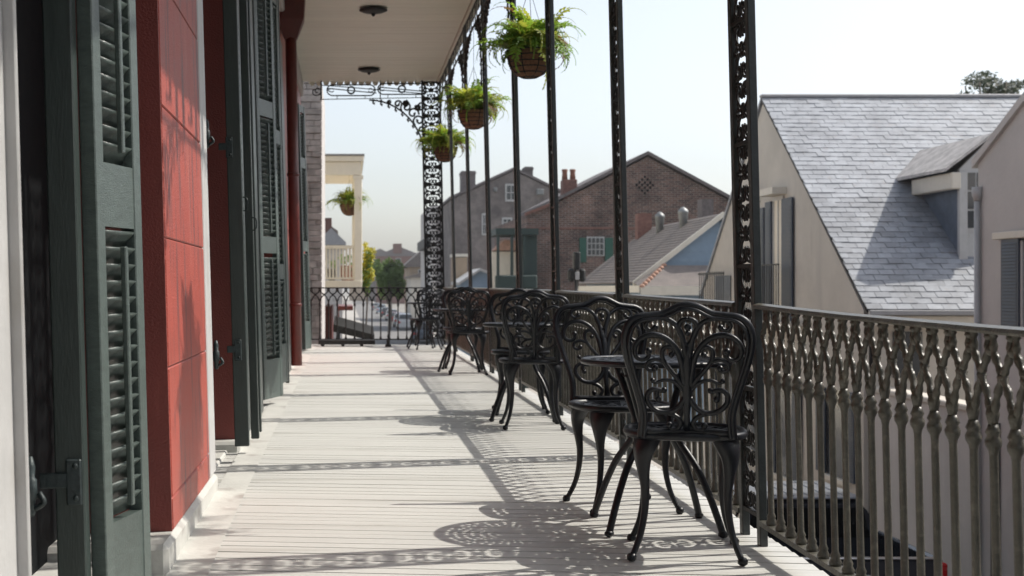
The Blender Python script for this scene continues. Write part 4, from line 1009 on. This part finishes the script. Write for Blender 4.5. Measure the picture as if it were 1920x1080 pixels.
far_block('brown_building', 'distant brown brick building with stepped chimneys at the end of the street', 400, 706, 790, 480, M['brickflat'], 15, (462, M['brickgs'], .3), [(742, 752, 484, 500)])
t = far_block('distant_roof_block', 'distant dark roofed block behind the street tree', 450, 690, 735, 478, M['brickgs'], 12, (466, M['shingle'], .3))
q = MB(); q.box(PX(737, 400), PX(753, 400), 399, 402, PZ(475, 400), PZ(457, 400)); q.build('chimney', M['brickflat'], t)
far_block('grey_cottage', 'grey roofed cottage seen behind the white balcony', 75, 600, 642, 458, M['stone'], 10, (428, M['copper'], .2), [(610, 616, 462, 480)])
t = far_block('chimney_house', 'house with a brick chimney behind the white balcony', 90, 596, 628, 436, M['brickgs'], 8, (418, M['shingle'], .2))
q = MB(); q.box(PX(606, 90), PX(622, 90), 89, 90.5, PZ(440, 90), PZ(410, 90)); q.build('chimney', M['brickflat'], t)
far_block('street_end_block', 'low pale buildings closing the far end of the street', 480, 655, 745, 512, M['tan'], 12, (503, M['shingle'], .3))
far_block('yellow_shop', 'low yellowish shop on the right side of the street behind parked cars', 185, 770, 830, 520, M['stucco'], 12, (508, M['shingle'], .5))
far_block('side_street_house', 'plain house block behind the shingled house', 75, 1240, 1420, 470, M['stucco2'], 8)

# ------------------------------------------------------------- neighbour on the left
nb = thing('neighbour_house', 'neighbouring house with pale block side wall beyond the end railing', 'house', (0, 0, 0))
d = 22.6
q = MB(); q.box(-6, PX(604, d)-.02, d+.06, 26.9, ZG, 4.6); q.build('wall_core', M['stone'], nb)
row = 0; z = -1.2
while z < 4.55:
    h_ = random.choice([.09, .1, .115])
    x = PX(560, d)-random.uniform(0, .3); xe_ = PX(604, d)
    while x < xe_-.02:
        w_ = random.uniform(.16, .42); x2 = min(x+w_, xe_)
        if xe_-x2 < .07: x2 = xe_
        q = MB(); q.box(x+.003, x2-.003, d+random.uniform(-.012, .012), d+.058, z+.003, z+h_-.004, .006); q.build('block', M['stone'], nb)
        x = x2
    z += h_
q = MB(); q.box(-6, -1.2, 26.91, 60, ZG, 4.4); q.build('street_wall', M['cream'], nb)
q = MB(); q.box(-.8, PX(622, 30), 30, 34, ZG, .55); q.build('red_bay', M['pipe'], nb)
q = MB(); q.box(PX(586, 24.5), PX(602, 24.5), 24, 24.3, -3.6, .6); q.build('cream_shutter', M['cream'], nb)
# white balcony
wb = thing('white_balcony', 'cream painted wooden balcony with slim column and flat roof on the neighbouring house', 'balcony', (0, 0, 0))
d = 28.0
xl, xr3 = -1.19, PX(679, d)
q = MB(); q.box(xl, xr3+.03, d-.05, d+6, PZ(303, d), PZ(292, d), .01); q.build('roof_cornice', M['cream'], wb)
q = MB(); q.box(xl, xr3+.05, d-.08, d+6.05, PZ(291.5, d), PZ(289, d)); q.build('roof_sheet', M['copper'], wb)
q = MB(); q.box(xl, xr3-.02, d, d+.14, PZ(328, d), PZ(303.5, d)); q.box(xr3-.18, xr3-.04, d+.145, d+6, PZ(328, d), PZ(303.5, d)); q.build('beam', M['cream'], wb)
q = MB(); q.box(PX(664, d), PX(679, d), d-.01, d+.15, PZ(535, d), PZ(330, d), .012); q.box(PX(662, d), PX(681, d), d-.02, d+.16, PZ(335, d), PZ(329, d)); q.build('column', M['cream'], wb)
q = MB(); q.box(PX(660, 34), PX(668, 34), 33.8, 33.95, PZ(535, 34), PZ(330, 34)); q.build('column', M['cream'], wb)
q = MB(); q.box(xl, xr3, d-.03, d+6, PZ(541, d), PZ(526, d), .01); q.build('floor_slab', M['cream'], wb)
q = MB(); q.box(xl, PX(664, d), d+.03, d+.11, PZ(466, d), PZ(460, d)); q.build('hand_rail', M['cream'], wb); q = MB(); q.box(xl, PX(664, d), d+.04, d+.1, PZ(524, d), PZ(520, d)); q.build('bottom_rail', M['cream'], wb)
q = MB(); q.box(0, .04, .05, .09, PZ(520, d), PZ(466, d)); me = q.mesh('baluster', M['cream'])
for i in range(16): inst('baluster', me, wb, (-.94+i*.0705, d, 0))
for k, (px, mt, lab) in enumerate(((622, M['iron'], 'dark flower pot on the white balcony floor'), (648, M['terra'], 'large terracotta pot on the white balcony by the railing'), (658, M['terra'], 'small terracotta pot on the white balcony by the column'))):
    y_ = d+1.0+k*.3
    t = thing('flower_pot', lab, 'flower pot', (PX(px, y_), y_, PZ(526, d)), group='pots on the white balcony')
    q = MB(); s_ = (.1, .13, .09)[k]; q.lathe([(s_*.7, 0), (s_, s_*2.2), (s_*1.12, s_*2.25), (s_*1.12, s_*2.6), (s_*.9, s_*2.6)], n=12); q.build('pot', mt, t)
    crown('foliage', (0, 0, s_*3.6), s_*1.6, s_*1.7, 160, .035, M['leaf'], t, 40+k, 6)
nf = fern((PX(655, 28.3), 28.3, PZ(384, 28.3)), 'yellow green hanging fern in a basket on the white neighbouring balcony', 11, 95, 1.15, .8, .75)
t = thing('flowering_vine', 'bright yellow flowering vine hanging beside the white balcony column', 'plant', (PX(689, 30), 30, -.2))
q = MB(); q.tube(smooth([(-.05, 0, 0), (0, .02, 1), (-.03, 0, 2.0)]), .02, 5); q.build('stem', M['bark'], t)
crown('foliage', (0, 0, 1.6), .17, .62, 600, .045, M['leaf'], t, 21, 14); crown('blossom', (.01, 0, 1.7), .19, .55, 600, .045, M['flower'], t, 22, 12)
# sloping awning below the balcony
ca = thing('sidewalk_canopy', 'sloping dark edged canopy over the sidewalk beyond the end railing', 'canopy', (0, 0, 0))
q = MB(); q.add([(PX(625, 27), 27, PZ(608, 27)), (PX(702, 26), 26, PZ(628, 26)), (PX(700, 30), 30, PZ(612, 30)), (PX(628, 31), 31, PZ(592, 31)), (PX(625, 27), 27, PZ(622, 27)), (PX(702, 26), 26, PZ(640, 26)), (PX(700, 30), 30, PZ(616, 30)), (PX(628, 31), 31, PZ(596, 31))], [(0, 1, 2, 3), (4, 5, 6, 7), (0, 1, 5, 4), (1, 2, 6, 5), (2, 3, 7, 6), (3, 0, 4, 7)]); q.build('canopy_edge', M['rubber'], ca)
for px in (634, 690):
    q = MB(); q.tube([(PX(px, 26.8), 26.8, ZG+.12), (PX(px, 26.8), 26.8, PZ(622, 26.8))], .04, 6); q.build('canopy_post', M['iron'], ca)
q = MB(); q.box(PX(632, 36), PX(662, 36), 36, 40, PZ(582, 36), PZ(574, 36)); q.box(PX(634, 36), PX(636, 36), 36.2, 36.3, ZG+.12, PZ(582, 36)); q.build('red_awning', M['pipe'], ca)

# ------------------------------------------------------------- vehicles
def wheel(parent, x, y, r=.34):
    w_ = bpy.data.objects.new('wheel', None); C.objects.link(w_); w_.parent = parent; w_.location = (x, y, r); w_.rotation_euler = (0, R(90), 0)
    q = MB(); q.lathe([(r*.6, -.1), (r*.95, -.11), (r, -.06), (r, .06), (r*.95, .11), (r*.6, .1)], n=20); q.build('tyre', M['rubber'], w_)
    q = MB(); q.lathe([(.05, -.09), (r*.58, -.085), (r*.62, -.1), (r*.62, .1), (r*.58, .085), (.05, .09)], n=14); q.build('rim', M['chrome'], w_)
def loft(secs, mt, name, parent):
    """secs: list of (y, z0, z1, halfwidth0, halfwidth1)"""
    q = MB(); k = 8
    for (y_, z0, z1, w0, w1) in secs:
        b = min(.08, (z1-z0)*.3)
        q.v += [(-w0+b*.5, y_, z0), (w0-b*.5, y_, z0), (w0, y_, z0+b), (w1, y_, z1-b), (w1-b, y_, z1), (-w1+b, y_, z1), (-w1, y_, z1-b), (-w0, y_, z0+b)]
    for i in range(len(secs)-1): q.f += [(i*k+j, i*k+(j+1) % k, (i+1)*k+(j+1) % k, (i+1)*k+j) for j in range(k)]
    q.f += [tuple(range(k)), tuple((len(secs)-1)*k+j for j in range(k))]; q.sm = [False]*len(q.f)
    return q.build(name, mt, parent)
tk = thing('pickup_truck', 'dark blue pickup truck parked below the railing with a red tail lamp', 'truck', (6.22, 16.0, ZG))
loft([(-.0, .55, 1.28, .94, .96), (.4, .45, 1.30, .97, .97), (2.0, .42, 1.30, .98, .97)], M['truck'], 'lower_bed', tk).hide_render = False
tk.children[-1].name = 'bed_floor'
bpy.data.objects.remove(tk.children[-1])
q = MB(); q.box(-.98, -.90, .08, 1.95, .5, 1.40, .03); q.build('bed_side', M['truck'], tk)
q = MB(); q.box(.90, .98, .08, 1.95, .5, 1.40, .03); q.build('bed_side', M['truck'], tk)
q = MB(); q.box(-.9, .9, .1, 1.95, .5, .78); q.build('bed_floor', M['rubber'], tk)
tg = MB(); tg.box(-.88, .88, -.02, .05, .72, 1.40, .025); tgo = tg.build('tailgate', M['truck'], tk)
q = MB(); q.box(-.88, .88, -.03, .06, 1.402, 1.425, .008); q.build('tailgate_cap', M['chrome'], tgo)
q = MB(); q.box(-.09, .09, -.045, -.022, 1.15, 1.22, .008); q.build('handle', M['chrome'], tgo)
for sg in (-1, 1):
    q = MB(); q.box(sg*.885, sg*.985, -.03, .07, .85, 1.36, .02); q.build('tail_lamp', M['tail'], tk)
q = MB(); q.box(-.98, .98, -.18, -.03, .46, .66, .03); q.build('bumper', M['chrome'], tk)
loft([(1.97, .42, 1.30, .98, .97), (4.0, .42, 1.25, .99, .98), (5.2, .45, 1.18, .97, .94), (5.4, .5, 1.0, .9, .85)], M['truck'], 'body', tk)
loft([(1.98, 1.26, 1.74, .95, .80), (2.15, 1.27, 1.80, .95, .78), (3.0, 1.27, 1.81, .95, .78), (3.6, 1.27, 1.74, .95, .78), (4.2, 1.24, 1.28, .95, .90)], M['truck'], 'cab', tk)
q = MB(); q.add([(-.83, 1.955, 1.30), (.83, 1.955, 1.30), (.73, 1.955, 1.70), (-.73, 1.955, 1.70), (-.83, 1.97, 1.30), (.83, 1.97, 1.30), (.73, 1.97, 1.70), (-.73, 1.97, 1.70)], [(0, 1, 2, 3), (4, 5, 6, 7), (0, 1, 5, 4), (1, 2, 6, 5), (2, 3, 7, 6), (3, 0, 4, 7)]); q.build('rear_window', M['dark'], tk)
q = MB(); q.box(-.76, .76, 2.02, 3.55, 1.80, 1.835, .015); q.build('roof', M['truckroof'], tk)
for i in range(6):
    q = MB(); q.box(-.66+i*.24, -.62+i*.24, 2.1, 3.45, 1.836, 1.85, .005); q.build('roof_rib', M['truckroof'], tk)
for sg in (-1, 1):
    q = MB(); q.add([(sg*.952, 2.25, 1.33), (sg*.952, 3.9, 1.33), (sg*.81, 3.5, 1.68), (sg*.81, 2.35, 1.70)], [(0, 1, 2, 3)]); q.v = [(x+sg*.012, y_, z) for x, y_, z in q.v]; q.build('side_window', M['glass'], tk)
    q = MB(); q.box(sg*1.0, sg*1.2, 3.7, 3.8, 1.25, 1.45, .02); q.build('mirror', M['truck'], tk)
    for yy in (.95, 4.3): wheel(tk, sg*.86, yy, .38)
tc = bpy.data.curves.new('tailgate_lettering', 'FONT'); tc.body = 'GMC'; tc.size = .24; tc.extrude = .006; tc.align_x = 'CENTER'
to = bpy.data.objects.new('tailgate_lettering', tc); C.objects.link(to)
bpy.context.view_layer.update()
tme = bpy.data.meshes.new_from_object(to.evaluated_get(bpy.context.evaluated_depsgraph_get())); bpy.data.objects.remove(to)
tme.materials.clear(); tme.materials.append(M['tail'])
o = inst('tailgate_lettering', tme, tgo, (.0, -.028, .86), (R(90), 0, 0))

def car(label, x, y, col, h=1.5, kind=0):
    t = thing('parked_car', label, 'car', (x, y, ZG), (0, 0, 0), 'cars parked along the far kerb')
    mt = mat('car_paint', col, .25, var=.05, coat=.5)
    k = h/1.5
    loft([(0, .35, .80*k, .84, .82), (.12, .28, .92*k, .89, .86), (2.2, .26, .96*k, .91, .88), (4.0, .28, .88*k, .89, .84), (4.4, .4, .7*k, .8, .76)], mt, 'body', t)
    loft([(.15, .88*k, .95*k, .80, .78), (.65, .9*k, 1.44*k, .82, .64), (1.4, .9*k, 1.5*k, .84, .66), (2.2, .9*k, 1.46*k, .84, .66), (3.0, .9*k, .97*k, .82, .74)], mt, 'cabin', t)
    q = MB(); q.add([(-.74, .19, .99*k), (.74, .19, .99*k), (.60, .60, 1.40*k), (-.60, .60, 1.40*k)], [(0, 1, 2, 3)]); q.v = [(a, b-.03, c+.02) for a, b, c in q.v]; q.build('rear_window', M['glass'], t)
    for sg in (-1, 1):
        q = MB(); q.add([(sg*.835, .55, .98*k), (sg*.835, 2.75, .98*k), (sg*.70, 2.1, 1.38*k), (sg*.69, .85, 1.38*k)], [(0, 1, 2, 3)]); q.v = [(a+sg*.02, b, c) for a, b, c in q.v]; q.build('side_window', M['glass'], t)
        q = MB(); q.box(sg*.58, sg*.83, -.02, .03, .62*k, .8*k, .01); q.build('tail_lamp', M['tail'], t)
        for yy in (.8, 3.4): wheel(t, sg*.8, yy, .32)
    q = MB(); q.box(-.84, .84, -.08, .02, .3, .5, .03); q.build('bumper', mt, t)
    return t
car('grey car parked nearest, seen under the far chair seat', 7.05-.6, 112, (.12, .16, .2), 1.75)
car('white car with a wide rear window beyond the end railing', 6.55, 148, (.6, .6, .6), 1.8)
car('silver car just past the white parked car', 6.5, 158, (.3, .31, .32), 1.7)
car('dark red car in the parked row past the silver car', 6.5, 172, (.12, .03, .03), 1.55)
car('small white car far down the parked row', 6.5, 190, (.55, .55, .53), 1.6)
car('dark car far down the parked row beyond the small white car', 6.4, 212, (.05, .05, .06), 1.6)
car('pale blue car near the far end of the parked row', 6.3, 240, (.3, .38, .45), 1.7)
car('last grey car at the far end of the parked row', 6.2, 275, (.3, .3, .3), 1.6)

# street furniture
t = thing('sign_pole', 'thin black pole on the opposite sidewalk in front of the alley wall', 'pole', (PX(1634, 19.6), 19.6, ZG+.12))
q = MB(); q.lathe([(.06, 0), (.045, .12), (.04, .2), (.038, 4.0), (.05, 4.02), (.0, 4.06)], n=10); q.build('shaft', M['iron'], t)
q = MB(); q.lathe([(.11, 0), (.1, .05), (.065, .09), (.062, .11)], n=10); q.build('base_collar', M['iron'], t)
t = thing('traffic_signal', 'black traffic signal on a post seen from behind before the brick building', 'traffic signal', (PX(1081, 36), 36, ZG+.12))
H = PZ(472, 36)-(ZG+.12)
q = MB(); q.lathe([(.09, 0), (.06, .3), (.05, H)], n=10); q.build('post', M['iron'], t)
zc_ = PZ(516, 36)-(ZG+.12)
q = MB(); q.box(-.09, .09, -.12, .1, H-.48, H, .03); q.build('signal_head', M['iron'], t)
for sg in (-1, 1):
    q = MB(); q.box(sg*.06, sg*.24, -.12, .1, zc_-.18, zc_+.18, .06); q.build('signal_lamp_box', M['iron'], t)
q = MB(); q.box(-.055, .055, -.14, -.125, zc_-.12, zc_+.09, .01); q.build('control_plate', M['white'], t)
